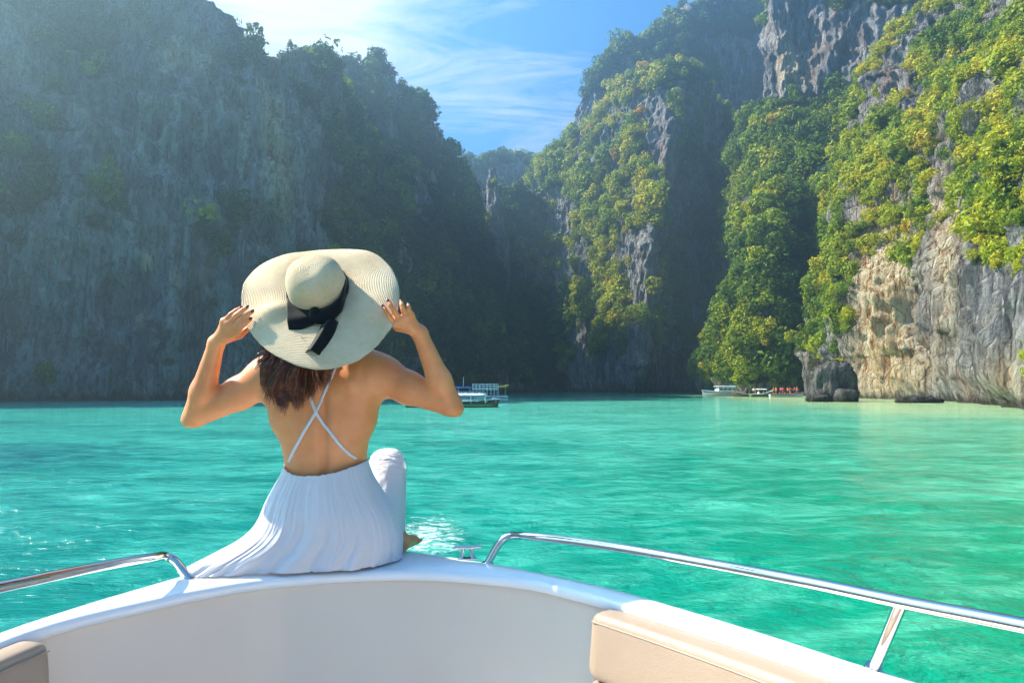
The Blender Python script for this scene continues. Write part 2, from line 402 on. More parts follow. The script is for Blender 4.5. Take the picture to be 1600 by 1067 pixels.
# ------------------------------------------------------------------ cliffs
def gauss(px, py, blobs):
    r = 0
    for (cx, cy, rx, ry, a) in blobs:
        r = r + a * np.exp(-(((px - cx) / rx) ** 2 + ((py - cy) / ry) ** 2))
    return r
def smooth1(A, k):
    if k < 1: return A
    w = np.exp(-0.5 * (np.arange(-3 * k, 3 * k + 1) / k) ** 2); w /= w.sum()
    Ap = np.concatenate([np.repeat(A[:1], 3 * k, 0), A, np.repeat(A[-1:], 3 * k, 0)], 0)
    return sum(w[i] * Ap[i:i + len(A)] for i in range(len(w)))
def cliff(name, cols, nu, nv, back=35, amp=1.0, big=1.0, veg_bias=0.0, veg=(), bare=(), cream=(), cream0=0.0,
          seed=0, dens=1.0, size=(1.3, 3.0), tint=0.45, tintb=(), vmax=13000, undercut=1.2, su=6, drop=4, plantn='cliff_vegetation', label=None):
    K = 40; C = []
    for c in cols:
        c = list(c); c[-1] = (c[-1][0], c[-1][1] + drop, c[-1][2]); (bx, bd) = c[0]
        base = pt(bx, HOR, bd); base[2] = -2.0
        P = [base] + [pt(*q) for q in c[1:]]
        P = cr(P, 200); L = np.r_[0, np.cumsum(np.linalg.norm(np.diff(P, axis=0), axis=1))]
        s = np.linspace(0, L[-1], K); C.append(np.stack([np.interp(s, L, P[:, a]) for a in range(3)], 1))
    C = np.array(C)
    w = np.r_[0, np.cumsum(np.linalg.norm(np.diff(C, axis=0), axis=2).mean(1))]; w /= w[-1]
    U = np.linspace(0, 1, nu); V = np.linspace(0, 1, nv) * (K - 1)
    A = np.zeros((nu, K, 3))
    for k in range(K):
        for a in range(3): A[:, k, a] = np.interp(U, w, C[:, k, a])
    A = smooth1(A, su)
    i0 = np.minimum(V.astype(int), K - 2); fr = (V - i0)[None, :, None]
    S = A[:, i0] * (1 - fr) + A[:, i0 + 1] * fr
    # rounded crest running back and down behind
    nb = max(12, nv // 5)
    out = S[:, -1] - np.array([0, 0, 0]); dirb = out[:, :2] / np.linalg.norm(out[:, :2], axis=1)[:, None]
    Bk = []
    for j in range(1, nb + 1):
        q = j / nb; p = S[:, -1].copy()
        p[:, :2] += dirb * back * q; p[:, 2] -= (p[:, 2] * 0.55) * q ** 2.0
        Bk.append(p)
    S = np.concatenate([S, np.stack(Bk, 1)], 1); nv2 = S.shape[1]
    dU = np.gradient(S, axis=0); dV = np.gradient(S, axis=1)
    Nn = np.cross(dU, dV); Nn /= np.linalg.norm(Nn, axis=2)[..., None] + 1e-9
    Nn = smooth1(Nn, 8)
    Nh = Nn.copy(); Nh[..., 2] *= 0.5; Nh /= np.linalg.norm(Nh, axis=2)[..., None] + 1e-9
    f = lambda a, b, c: S * np.array([1 / a, 1 / b, 1 / c])
    d = 5.0 * big * fbm(f(26, 26, 48), 3, seed) + 3.6 * amp * ridged(f(12, 12, 34), 3, seed + 11) \
        + 3.0 * amp * fbm(f(6, 6, 9), 3, seed + 23) + 1.5 * amp * ridged(f(2.4, 2.4, 14), 2, seed + 31) \
        + 0.9 * amp * fbm(f(1.5, 1.5, 2.2), 2, seed + 41) - 2.4 * amp
    # ledges: steps of a few metres where shrubs take hold
    zz = S[..., 2] + 4 * fbm(f(18, 18, 18), 2, seed + 51)
    led = (zz / 9.0) % 1.0
    d = d + 0.3 * amp * (0.5 - led)
    low = np.clip(1 - S[..., 2] / 3.5, 0, 1)
    d = d * (0.35 + 0.65 * np.clip(S[..., 2] / 8, 0, 1)) - undercut * low
    S = S + Nh * d[..., None]
    me = mesh_np(name, S.reshape(-1, 3), grid_faces(nu, nv2))
    # vegetation cover
    dU = np.gradient(S, axis=0); dV = np.gradient(S, axis=1); n2 = np.cross(dU, dV); area = np.linalg.norm(n2, axis=2)
    n2 = n2 / (area[..., None] + 1e-9)
    px, py = proj(S)
    v = 0.40 + veg_bias + 0.95 * fbm(S / np.array([9.0, 9.0, 16]), 4, seed + 61) + 0.65 * smooth1(n2[..., 2], 3) + 0.75 * fbm(S / np.array([3.5, 3.5, 8]), 3, seed + 71)
    v = v + gauss(px, py, veg) - gauss(px, py, bare)
    v = np.where(S[..., 2] < 2.5, v - 0.8, v)
    attr(me, 'veg', np.clip(v, 0, 1)); 
    cm = np.clip(cream0 + gauss(px, py, cream) + 0.25 * fbm(S / 8.0, 3, seed + 81), 0, 1)
    attr(me, 'cream', cm)
    o = link(name, me, ROCK); tag(o, label, kind='structure')
    r = np.random.default_rng(seed + 5)
    wgt = (area * np.clip((v - 0.42) * 3.0, 0, 1)); vis = (px > -350) & (px < 1950) & (py > -260); wgt = np.where(vis, wgt, wgt * 0.25).ravel()
    wgt = wgt / np.clip(np.linalg.norm(S[..., :2], axis=2) / 125.0, 0.5, 1).ravel() ** 1.6
    n = int(min(vmax, wgt.sum() / 2.4 * dens))
    pick = r.choice(len(wgt), n, p=wgt / wgt.sum())
    P = S.reshape(-1, 3)[pick]; NN = n2.reshape(-1, 3)[pick]; vv = v.ravel()[pick]
    sz = np.clip(r.lognormal(0, 0.38, n), .4, 2.0) * 0.45 * (size[0] + size[1]) * (0.7 + 0.45 * np.clip(vv, 0, 1)) * np.where(r.random(n) < 0.06, 1.5, 1) * np.clip(np.linalg.norm(P[:, :2], axis=1) / 125.0, 0.5, 1)
    P = P + NN * (sz * 0.25)[:, None] + r.normal(size=(n, 3)) * 0.3; P[:, 2] += sz * 0.22
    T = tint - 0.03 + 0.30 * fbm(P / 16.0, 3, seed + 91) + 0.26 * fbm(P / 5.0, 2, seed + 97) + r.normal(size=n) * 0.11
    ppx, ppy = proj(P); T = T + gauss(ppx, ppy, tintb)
    R = np.stack([r.normal(size=n) * 0.25, r.normal(size=n) * 0.25, r.uniform(0, 6.28, n)], 1)
    ok = P[:, 2] > sz * 0.5 + 0.8
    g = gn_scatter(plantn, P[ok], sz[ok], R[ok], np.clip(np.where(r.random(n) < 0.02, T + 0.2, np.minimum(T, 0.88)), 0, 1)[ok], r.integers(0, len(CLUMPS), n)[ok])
    return S, v

# A: high wall on the left, in shade
SA, VA = cliff('cliff', [
    [(-420, 62), (-460, 200, 72), (-520, -120, 84)],
    [(-200, 78), (-215, 200, 86), (-240, -180, 98)],
    [(-60, 88), (-60, 220, 94), (-60, -190, 108)],
    [(20, 94), (25, 300, 98), (40, -130, 114)],
    [(140, 99), (140, 280, 102), (150, -90, 122)],
    [(250, 102), (255, 250, 106), (260, -50, 128)],
    [(360, 108), (345, 220, 112), (340, -8, 132)],
    [(440, 112), (415, 240, 116), (392, 35, 134)],
    [(505, 117), (490, 300, 121), (428, 78, 136)],
    [(520, 124), (508, 330, 132), (470, 60, 142)],
    [(550, 136), (545, 330, 146), (500, 90, 150)],
    [(600, 150), (590, 360, 158), (524, 136, 162)],
    [(650, 172), (640, 420, 176), (590, 240, 182)]],
    680, 300, back=45, amp=1.0, big=0.9, seed=1, veg_bias=-0.50, cream0=0.10, su=8, drop=8,
    veg=[(560, 300, 70, 220, .6), (470, 80, 40, 35, .5), (50, 150, 80, 220, .32), (250, 330, 130, 60, .35), (100, 330, 120, 60, .2), (600, 500, 60, 130, .5), (380, 20, 30, 60, .5), (440,470,80,60,.3)],
    bare=[(430, 230, 60, 150, .55), (490, 330, 25, 90, .5), (280, 180, 100, 90, .4), (160, 480, 160, 60, .3), (300, 90, 60, 60, .3)],
    cream=[(425, 200, 16, 80, .9), (275, 85, 26, 26, 1.1), (230, 410, 10, 16, .9), (275, 435, 9, 18, .8), (217, 495, 10, 16, .6), (445, 280, 22, 80, .7), (320, 90, 20, 20, .7), (380, 220, 12, 60, .5)],
    tint=0.30, tintb=[(10, 110, 60, 140, .3)], dens=1.1, label='tall shaded limestone wall rising from the water on the left')  # foliage tint raised at the far left to look sunlit
# A2: second shaded peak behind it
cliff('cliff', [
    [(520, 170), (530, 300, 182), (535, 140, 195)],
    [(590, 176), (570, 280, 188), (548, 92, 202)],
    [(640, 180), (610, 280, 192), (585, 98, 206)],
    [(680, 184), (650, 300, 196), (615, 122, 208)],
    [(710, 190), (682, 330, 202), (644, 165, 212)],
    [(735, 198), (703, 360, 208), (680, 208, 216)],
    [(762, 206), (728, 400, 214), (706, 252, 222)],
    [(785, 214), (752, 430, 222), (724, 310, 228)],
    [(815, 224), (778, 480, 230), (738, 370, 236)],
    [(850, 236), (825, 540, 240), (775, 440, 246)]],
    420, 260, back=45, amp=0.9, big=0.7, seed=2, veg_bias=0.12, su=7,
    veg=[(760, 480, 90, 110, .5)], bare=[(560, 130, 14, 40, .5), (660, 300, 40, 60, .2)],
    tint=0.26, dens=1.1, size=(1.5, 3.2), label='second shaded limestone peak right of the tall left wall')
# C: dark slope that closes the gap, with a thin pinnacle in front of the far cliff
cliff('cliff', [
    [(700, 262), (720, 420, 268), (735, 330, 275)],
    [(770, 262), (765, 420, 268), (766, 318, 275)],
    [(810, 262), (805, 420, 268), (800, 292, 275)],
    [(840, 262), (838, 420, 268), (838, 302, 277)],
    [(870, 266), (868, 440, 272), (858, 345, 280)],
    [(905, 270), (900, 480, 276), (885, 440, 284)]],
    240, 160, back=40, amp=0.9, big=0.6, seed=3, veg_bias=0.3, tint=0.28, size=(1.6, 3.0), su=5, drop=10,
    label='low dark wooded slope closing the gap between the cliffs')
cliff('rock_pinnacle', [
    [(738, 250), (752, 400, 254), (758, 290, 258)],
    [(758, 246), (760, 380, 251), (762, 262, 256)],
    [(775, 246), (776, 380, 251), (773, 258, 256)],
    [(800, 250), (798, 410, 254), (782, 300, 258)]],
    100, 130, back=12, amp=0.5, big=0.15, seed=4, veg_bias=-0.45, su=3,
    veg=[(752, 345, 8, 14, .4), (785, 345, 8, 20, .4)], cream=[(772, 300, 10, 60, .2)], tint=0.5, size=(1.2, 2.4),
    label='thin rock pinnacle standing in the gap before the far cliff')
cliff('cliff', [
    [(690, 345), (700, 330, 350), (705, 262, 355)],
    [(722, 345), (725, 330, 350), (726, 243, 355)],
    [(752, 345), (752, 330, 350), (750, 243, 355)],
    [(775, 342), (775, 320, 348), (765, 236, 353)],
    [(800, 340), (800, 320, 346), (800, 232, 352)],
    [(828, 342), (828, 320, 348), (830, 238, 353)],
    [(850, 346), (848, 330, 350), (846, 262, 355)],
    [(890, 350), (890, 340, 354), (880, 285, 358)]],
    240, 140, back=60, amp=0.9, big=0.3, seed=5, veg_bias=-0.30, su=3, veg=[(790, 245, 60, 14, .5), (735, 250, 18, 14, .5)],
    tint=0.42, size=(1.4, 2.6), drop=10, label='distant pale cliff seen through the gap')
# E1: sunlit centre buttress with a ridge that parts light from shade
cliff('cliff', [
    [(800, 285), (820, 420, 289), (826, 288, 292)],
    [(868, 272), (850, 380, 276), (850, 256, 282)],
    [(885, 264), (868, 360, 268), (888, 222, 276)],
    [(905, 256), (895, 380, 260), (905, 260, 266), (925, 196, 272)],
    [(930, 246), (925, 390, 250), (938, 250, 256), (955, 150, 264)],
    [(955, 232), (965, 400, 236), (985, 240, 243), (992, 126, 254)],
    [(975, 222), (1000, 400, 227), (1025, 240, 236), (1035, 106, 250)],
    [(990, 216), (1018, 400, 222), (1042, 240, 231), (1075, 100, 249)],
    [(1010, 228), (1040, 400, 236), (1060, 240, 246), (1100, 118, 258)],
    [(1045, 242), (1065, 400, 252), (1085, 260, 262), (1120, 165, 270)],
    [(1095, 262), (1105, 400, 270), (1120, 300, 276), (1140, 230, 282)],
    [(1160, 272), (1165, 420, 280), (1165, 340, 284), (1175, 290, 290)]],
    560, 300, back=30, amp=0.9, big=0.55, seed=6, veg_bias=-0.10, su=5,
    veg=[(960, 330, 60, 110, .35), (1040, 120, 50, 30, .5), (850, 270, 40, 40, .5), (920, 480, 50, 80, .3)],
    bare=[(880, 330, 22, 45, .6), (1050, 260, 14, 110, .45), (1010, 180, 18, 26, .6), (975, 575, 60, 30, .6), (1000, 420, 16, 110, .6), (940, 300, 12, 60, .4), (905, 165, 25, 18, .5)],
    tint=0.58, tintb=[(970, 300, 45, 130, .22), (1040, 180, 40, 60, .08), (1100, 300, 40, 200, -.2)], dens=1.1, size=(1.3, 3.0),  # foliage tints paint sun left of the ridge and shade right of it
    label='sunlit buttress in the centre with a sharp ridge')
# E2: higher cliff behind it
cliff('cliff', [
    [(800, 300), (830, 400, 304), (850, 270, 308)],
    [(880, 296), (885, 300, 300), (893, 200, 305)],
    [(905, 292), (905, 260, 297), (903, 152, 302)],
    [(930, 288), (928, 240, 294), (926, 106, 300)],
    [(955, 286), (955, 240, 292), (952, 76, 300)],
    [(990, 286), (990, 240, 292), (988, 56, 300)],
    [(1040, 288), (1040, 240, 294), (1038, 42, 302)],
    [(1070, 292), (1068, 240, 298), (1066, 12, 306)],
    [(1110, 296), (1108, 240, 302), (1106, -2, 310)],
    [(1160, 300), (1158, 240, 305), (1158, -6, 314)],
    [(1205, 300), (1205, 240, 305), (1200, 0, 314)],
    [(1260, 306), (1260, 240, 312), (1240, 40, 320)],
    [(1340, 320), (1340, 240, 326), (1330, 60, 334)]],
    420, 240, back=50, amp=1.0, big=0.7, seed=7, veg_bias=-0.12, su=3,
    veg=[(980, 90, 90, 35, .5), (1100, 30, 70, 30, .4)], bare=[(1170, 160, 40, 70, .7), (915, 170, 20, 25, .5)],
    tint=0.40, size=(1.6, 3.4), label='higher cliff behind the centre buttress with a grey wall')
# H: wooded spur in front
SH, VH = cliff('cliff', [
    [(1080, 215), (1094, 590, 216), (1104, 575, 220)],
    [(1106, 178), (1108, 585, 180), (1112, 560, 190)],
    [(1116, 170), (1120, 540, 174), (1134, 480, 186)],
    [(1132, 164), (1140, 500, 170), (1160, 385, 184)],
    [(1150, 160), (1160, 460, 168), (1180, 310, 184)],
    [(1185, 157), (1195, 450, 165), (1212, 286, 184)],
    [(1215, 158), (1222, 450, 167), (1232, 300, 186)],
    [(1245, 164), (1248, 470, 174), (1248, 380, 190)],
    [(1275, 172), (1275, 520, 182), (1268, 460, 200)],
    [(1320, 190), (1320, 560, 200), (1300, 520, 214)]],
    340, 220, back=25, amp=0.9, big=0.5, seed=8, veg_bias=0.55, tint=0.55, size=(1.2, 2.6), dens=1.5, su=4, vmax=8000,
    tintb=[(1120, 560, 60, 60, .12), (1195, 530, 14, 12, .35), (1200, 320, 40, 40, .12), (1240, 450, 30, 120, -.2)],
    bare=[(1095, 600, 20, 12, 1.0), (1170, 605, 60, 10, .8)], cream=[(1165, 600, 30, 12, .5)], label='green wooded spur above the moored boats')
# F: high cliff right of centre
cliff('cliff', [
    [(1120, 250), (1130, 400, 258), (1140, 330, 262)],
    [(1165, 212), (1160, 400, 218), (1150, 225, 226)],
    [(1190, 204), (1180, 330, 210), (1165, 190, 222)],
    [(1215, 198), (1205, 300, 206), (1195, 158, 220)],
    [(1235, 192), (1225, 280, 202), (1212, 138, 218), (1209, -40, 224)],
    [(1265, 184), (1262, 280, 195), (1255, 135, 214), (1255, -90, 224)],
    [(1300, 172), (1300, 290, 186), (1305, 140, 208), (1310, -120, 222)],
    [(1340, 160), (1345, 300, 176), (1350, 140, 202), (1370, -140, 222)],
    [(1400, 150), (1405, 300, 168), (1420, 130, 196), (1440, -150, 220)],
    [(1500, 140), (1510, 300, 160), (1520, 130, 190), (1540, -160, 216)],
    [(1650, 140), (1650, 300, 160), (1660, 130, 190), (1700, -160, 216)]],
    480, 300, back=40, amp=1.0, big=0.7, seed=9, veg_bias=-0.05, su=5,
    veg=[(1250, 190, 70, 60, .5), (1300, 400, 60, 150, .5), (1190, 250, 30, 60, .3)],
    bare=[(1240, 70, 45, 80, 1.1), (1310, 80, 50, 60, .8), (1385, 60, 60, 60, .6), (1200, 240, 14, 40, .4)],
    cream=[(1228, 105, 16, 45, .9), (1250, 120, 20, 20, .5)],
    tint=0.52, tintb=[(1190, 220, 40, 60, .15), (1270, 350, 60, 60, .05)], dens=1.2, size=(1.3, 3.0),
    label='high cliff right of centre with a bare cream edge at the top')
# G: near cliff on the right
SG, VG = cliff('cliff', [
    [(1262, 150), (1270, 500, 155), (1300, 330, 162), (1332, 240, 168)],
    [(1300, 132), (1300, 480, 137), (1330, 320, 146), (1348, 190, 158)],
    [(1335, 121), (1330, 480, 125), (1345, 300, 138), (1370, 110, 156)],
    [(1370, 114), (1365, 480, 117), (1380, 280, 132), (1405, 50, 154)],
    [(1410, 108), (1405, 480, 111), (1425, 270, 124), (1450, 8, 150)],
    [(1450, 99), (1445, 480, 102), (1470, 260, 114), (1510, -30, 144)],
    [(1490, 88), (1490, 470, 91), (1520, 230, 104), (1580, -90, 136)],
    [(1535, 74), (1540, 460, 78), (1580, 200, 92), (1680, -180, 126)],
    [(1585, 60), (1595, 450, 66), (1650, 150, 80), (1800, -300, 112)],
    [(1680, 50), (1700, 420, 56), (1800, 80, 70), (2000, -420, 96)],
    [(1950, 42), (2000, 380, 48), (2150, 0, 60), (2400, -500, 80)]],
    600, 400, back=40, amp=1.15, big=0.5, seed=10, veg_bias=-0.10, su=6, undercut=1.6,
    veg=[(1450, 170, 110, 110, .4), (1290, 420, 40, 150, .7), (1560, 300, 60, 110, .35), (1360, 250, 60, 60, .3), (1430,420,25,110,.15)],
    bare=[(1375, 480, 42, 130, 1.1), (1490, 520, 80, 80, .62), (1475, 290, 26, 110, .95), (1545, 560, 80, 60, 1.0), (1420, 130, 30, 60, .8), (1385, 110, 12, 60, .4), (1570, 460, 90, 50, .6), (1365, 190, 14, 60, .5), (1520, 60, 20, 40, .4)],
    cream=[(1378, 480, 42, 170, 1.7), (1475, 380, 26, 140, .8), (1575, 590, 40, 40, .7), (1440, 580, 30, 40, .5), (1230,0,1,1,0)],
    tint=0.66, tintb=[(1560, 280, 70, 120, .1), (1380, 90, 30, 60, .2), (1290, 480, 40, 120, -.05)], dens=1.9, size=(0.8, 1.9), vmax=24000,
    label='near cliff on the right with bare cream rock above the water')

# ------------------------------------------------------------------ water
def build_water():
    r = 1.2 * (900 / 1.2) ** (np.linspace(0, 1, 430))
    a1 = np.linspace(-48, 48, 640); a2 = np.linspace(48, 312, 91)[1:-1]
    an = np.radians(np.r_[a1, a2]); na = len(an)
    Rr, An = np.meshgrid(r, an, indexing='ij')
    X = np.sin(An) * Rr; Y = np.cos(An) * Rr
    fade = np.clip(1.3 - Rr / 45.0, 0, 1)
    P = np.stack([X, Y, np.zeros_like(X)], -1)
    wp = P + 0.5 * np.stack([fbm(P / 3.1, 2, 301), fbm(P / 3.1, 2, 302), 0 * X], -1)
    Z = 0.075 * fbm(wp / np.array([1.5, 1.0, 1]), 3, 311) + 0.05 * (ridged(wp / np.array([2.3, 1.1, 1]), 2, 317) - 0.3) * 0.8 \
        + 0.018 * fbm(wp / np.array([0.42, 0.3, 1]), 2, 323) * np.clip(1.3 - Rr / 12, 0, 1)
    Z = Z * fade
    V = np.stack([X, Y, Z], -1).reshape(-1, 3)
    nr = len(r); fc = grid_faces(na, nr, wrap=True)   # index = angle*nr + ring
    idx = np.arange(nr * na).reshape(nr, na).T.ravel()  # reorder angle-major
    me = mesh_np('water', V[idx], fc[:, ::-1])
    m, t, b = new_mat('sea_water')
    g = N(t, 'ShaderNodeNewGeometry').outputs['Position']
    s = N(t, 'ShaderNodeSeparateXYZ'); t.links.new(g, s.inputs[0])
    x, y = s.outputs[0], s.outputs[1]
    big = noise_n(t, g, 0.03, 3, 0.5, 0.5, (1, 0.45, 1))
    mid = noise_n(t, g, 0.22, 5, 0.6, 0.6, (0.5, 1, 1))
    small = noise_n(t, g, 1.5, 7, 0.7, 0.4, (0.6, 1.3, 1))
    # depth of the lagoon: greener over sand to the right, bluer to the left
    side = math_n(t, 'ADD', math_n(t, 'DIVIDE', x, math_n(t, 'ADD', math_n(t, 'ABSOLUTE', y), 2.0)), math_n(t, 'MULTIPLY', math_n(t, 'SUBTRACT', big, 0.5), 0.6))
    deep = ramp(t, math_n(t, 'ADD', math_n(t, 'MULTIPLY', side, 0.6), 0.5), [(0.10, (0.0, 0.165, 0.15)), (0.45, (0.0, 0.205, 0.155)), (0.72, (0.0, 0.215, 0.122)), (1.0, (0.012, 0.225, 0.088))])
    pale = ramp(t, math_n(t, 'ADD', math_n(t, 'MULTIPLY', side, 0.6), 0.5), [(0.1, (0.06, 0.46, 0.38)), (0.5, (0.11, 0.54, 0.42)), (1.0, (0.15, 0.52, 0.30))])
    far = ramp(t, math_n(t, 'DIVIDE', y, 160.0), [(0.0, 0.0), (0.28, 0.62), (0.55, 0.85), (0.85, 0.2), (1.0, 0.0)])  # darker tone beyond mid range paints the cliffs' shadow on the far water
    mx = math_n(t, 'ADD', far, math_n(t, 'MULTIPLY', math_n(t, 'SUBTRACT', mid, 0.5), 1.6))
    mx = math_n(t, 'ADD', mx, math_n(t, 'MULTIPLY', math_n(t, 'SUBTRACT', small, 0.5), 2.0))  # pale colour patches imitate sky reflected on the ripples
    c = mix_c(t, ramp(t, mx, [(0.0, 0.0), (1.0, 1.0)]), deep, pale)
    # sand shallows along the right-hand shore
    # distance along a line from (55,115) to (40,50) on the right
    sh = math_n(t, 'SUBTRACT', math_n(t, 'ADD', x, math_n(t, 'MULTIPLY', big, 14.0)), math_n(t, 'ADD', math_n(t, 'MULTIPLY', y, 0.12), 24.0))
    sh2 = math_n(t, 'MULTIPLY', ramp(t, math_n(t, 'DIVIDE', sh, 20.0), [(0.0, 0.0), (0.55, 1.0)]), ramp(t, math_n(t, 'DIVIDE', y, 200.0), [(0.20, 0.0), (0.28, 0.7), (0.42, 1.0), (0.75, 1.0), (0.85, 0.0)]))
    c = mix_c(t, sh2, c, mix_c(t, mid, (0.30, 0.55, 0.26), (0.52, 0.62, 0.34)))
    # dark patch of deep water to the left
    def wb(cx, cy, rx, ry):
        a = math_n(t, 'DIVIDE', math_n(t, 'SUBTRACT', x, cx), rx); bb = math_n(t, 'DIVIDE', math_n(t, 'SUBTRACT', y, cy), ry)
        q = math_n(t, 'ADD', math_n(t, 'MULTIPLY', a, a), math_n(t, 'MULTIPLY', bb, bb))
        return math_n(t, 'SUBTRACT', 1.0, q, clamp=True)
    dp = math_n(t, 'MULTIPLY', wb(-17.5, 21, 6.5, 6), ramp(t, small, [(0.35, 1.0), (0.6, 0.3)]))
    c = mix_c(t, dp, c, (0.0, 0.09, 0.13))
    # foam of the bow wave
    foamn = noise_n(t, g, 7.0, 8, 0.8, 0.8, (0.6, 1.0, 1))
    fm = math_n(t, 'MAXIMUM', wb(-1.25, 10.0, 0.75, 2.3), math_n(t, 'MULTIPLY', wb(-6.0, 13.5, 0.9, 1.0), 0.45))
    fmk = ramp(t, math_n(t, 'ADD', math_n(t, 'MULTIPLY', fm, 0.19), math_n(t, 'SUBTRACT', foamn, 0.5)), [(0.13, 0.0), (0.32, 1.0)])
    fmk = math_n(t, 'MULTIPLY', fmk, ramp(t, fm, [(0.0, 0.0), (0.1, 1.0)]))
    c = mix_c(t, fmk, c, (0.85, 0.9, 0.9))
    t.links.new(c, b.inputs['Base Color'])
    b.inputs['IOR'].default_value = 1.33
    b.inputs['Specular IOR Level'].default_value = 0.35
    t.links.new(math_n(t, 'ADD', math_n(t, 'MULTIPLY', fmk, 0.7), 0.10), b.inputs['Roughness'])
    w1 = noise_n(t, g, 0.9, 5, 0.65, 0.3, (0.65, 1.1, 1)); w2 = noise_n(t, g, 4.0, 5, 0.7, 0.3, (0.7, 1.1, 1))
    h = math_n(t, 'ADD', math_n(t, 'MULTIPLY', w1, 0.24), math_n(t, 'MULTIPLY', w2, 0.055))
    bp = N(t, 'ShaderNodeBump'); bp.inputs['Strength'].default_value = 0.9; bp.inputs['Distance'].default_value = 1.0
    t.links.new(h, bp.inputs['Height']); t.links.new(bp.outputs[0], b.inputs['Normal'])
    tag(link('water', me, m), 'turquoise lagoon water with small ripples', kind='structure')
    # sandy sea bed is hidden by the water; a narrow beach shows at the foot of the cream rock
build_water()

# ------------------------------------------------------------------ sand spit and boulder
def patch_mesh(name, outline, z, mat, **kw):
    mb = MB(); P = [tuple(p) for p in outline]
    mb.add(P, [tuple(range(len(P)))]); return mb.build(name, mat, **kw)
def boulder(name, c, size, seed, parent=None, sub=5, veg=True, mat=None):
    bm = bmesh.new(); bmesh.ops.create_icosphere(bm, subdivisions=sub, radius=1.0)
    V = np.array([v.co[:] for v in bm.verts])
    n = 0.26 * fbm(V * 1.3 + seed, 3, seed) + 0.22 * ridged(V * np.array([2.4, 2.4, 1.6]) + seed, 4, seed + 3) + 0.16 * fbm(V * 5.0, 4, seed + 5)
    V = V * (1 + n[:, None]); V = np.sign(V) * np.abs(V) ** 0.82
    V = V * np.array(size)
    lo = np.clip((size[2] * -0.25 - V[:, 2]) / size[2], 0, 1); V[:, :2] *= (1 - 0.35 * lo)[:, None]
    for v, p in zip(bm.verts, V): v.co = p + np.array(c)
    me = bpy.data.meshes.new(name); bm.to_mesh(me); bm.free()
    for p in me.polygons: p.use_smooth = True
    vv = 0.25 + 0.5 * fbm(V / 1.3, 3, seed + 9) + 0.25 * (V[:, 2] / size[2]) if veg else np.zeros(len(V))
    attr(me, 'veg', np.clip(vv, 0, 1)); attr(me, 'cream', np.full(len(V), 0.12))
    return link(name, me, mat or ROCK, parent)
bc = pt(1296, HOR, 99); bc[2] = 2.1
tag(boulder('boulder', bc, (3.2, 3.0, 3.8), 40, mat=ROCK_DARK), 'big dark boulder standing alone in the shallow water', 'boulder')
for (px, Y, s, lb) in ((1322, 95, (1.4, 1.0, 1.3), 'low brown rock leaning against the foot of the big boulder'),
                   (1278, 95.5, (1.5, 1.0, 0.7), 'flat wet rock in front of the big boulder'),
                   (1436, 90, (2.6, 1.2, 0.7), 'low flat rock at the foot of the cream rock face'),
                   ):
    c = pt(px, HOR, Y); c[2] = s[2] * 0.35
    tag(boulder('rock', c, s, int(px), sub=4, veg=False, mat=ROCK_DARK), lb, 'rock')

# ------------------------------------------------------------------ the boat we stand on
ZD = 1.62
GEL = simple('white_gelcoat', (0.80, 0.80, 0.80), 0.28, spec=0.5, var=0.02, vs=3, coat=0.3)
GELW = simple('cream_gelcoat', (0.72, 0.585, 0.475), 0.35, var=0.03, vs=2, coat=0.2)
VINYL = simple('tan_vinyl', (0.37, 0.265, 0.185), 0.42, var=0.05, vs=5, bump=0.35, bs=420)
STEEL = simple('polished_steel', (0.62, 0.60, 0.58), 0.07, metal=1.0, var=0.05, vs=20)
DARK = simple('black_rubber', (0.02, 0.02, 0.02), 0.6)
boat = empty('motorboat', (-0.3, 1.2, 0.0))
tag(boat, 'white motorboat bow with beige cushions in the foreground, seen from inside', 'boat')
outer_px = [(-420, 1190), (-200, 1068), (0, 985), (150, 937), (262, 904), (340, 884), (430, 868), (530, 859), (600, 857), (655, 861),
            (760, 877), (860, 896), (960, 918), (1060, 946), (1200, 988), (1330, 1030), (1440, 1063), (1600, 1118)]
inner_px = [(-420, 1222), (-200, 1092), (0, 1003), (110, 966), (235, 937), (310, 921), (400, 906), (480, 898), (560, 893), (640, 891),
            (700, 893), (760, 898), (830, 906), (900, 922), (960, 938), (1060, 968), (1200, 1013), (1330, 1058), (1440, 1100), (1560, 1150)]
def arc_resample(P, n):
    P = cr(P, 600); L = np.r_[0, np.cumsum(np.linalg.norm(np.diff(P, axis=0), axis=1))]; s = np.linspace(0, L[-1], n)
    return np.stack([np.interp(s, L, P[:, a]) for a in range(P.shape[1])], 1)
OUT = np.array([pz(a, b, ZD) for a, b in outer_px]); INN = np.array([pz(a, b, ZD) for a, b in inner_px])
def tails(P, dx0, dx1):
    a = P[0]; b = P[-1]
    ys = np.linspace(0, 1, 9)[1:]; ua = (P[0] - P[1]) / np.linalg.norm(P[0] - P[1]); ub = (P[-1] - P[-2]) / np.linalg.norm(P[-1] - P[-2])
    def go(p, u, dx):
        out = []; L = p[1] + 2.6
        for q in ys:
            out.append([p[0] + (u[0] / -u[1]) * L * (q - q * q * 0.5) * 0.75 + dx * q * 0, p[1] - L * q, ZD])
        return np.array(out)
    pre = go(a, ua, dx0)[::-1]; post = go(b, ub, dx1)
    return np.vstack([pre, P, post])
OUT = arc_resample(tails(OUT, 0.10, 0.12), 160); INN = arc_resample(tails(INN, 0.10, 0.12), 160)
def strip(rings, mat, name, parent, closed=False):
    R = np.array(rings); nr, n = R.shape[:2]
    me = mesh_np(name, R.transpose(1, 0, 2).reshape(-1, 3), grid_faces(n, nr))
    return link(name, me, mat, parent)
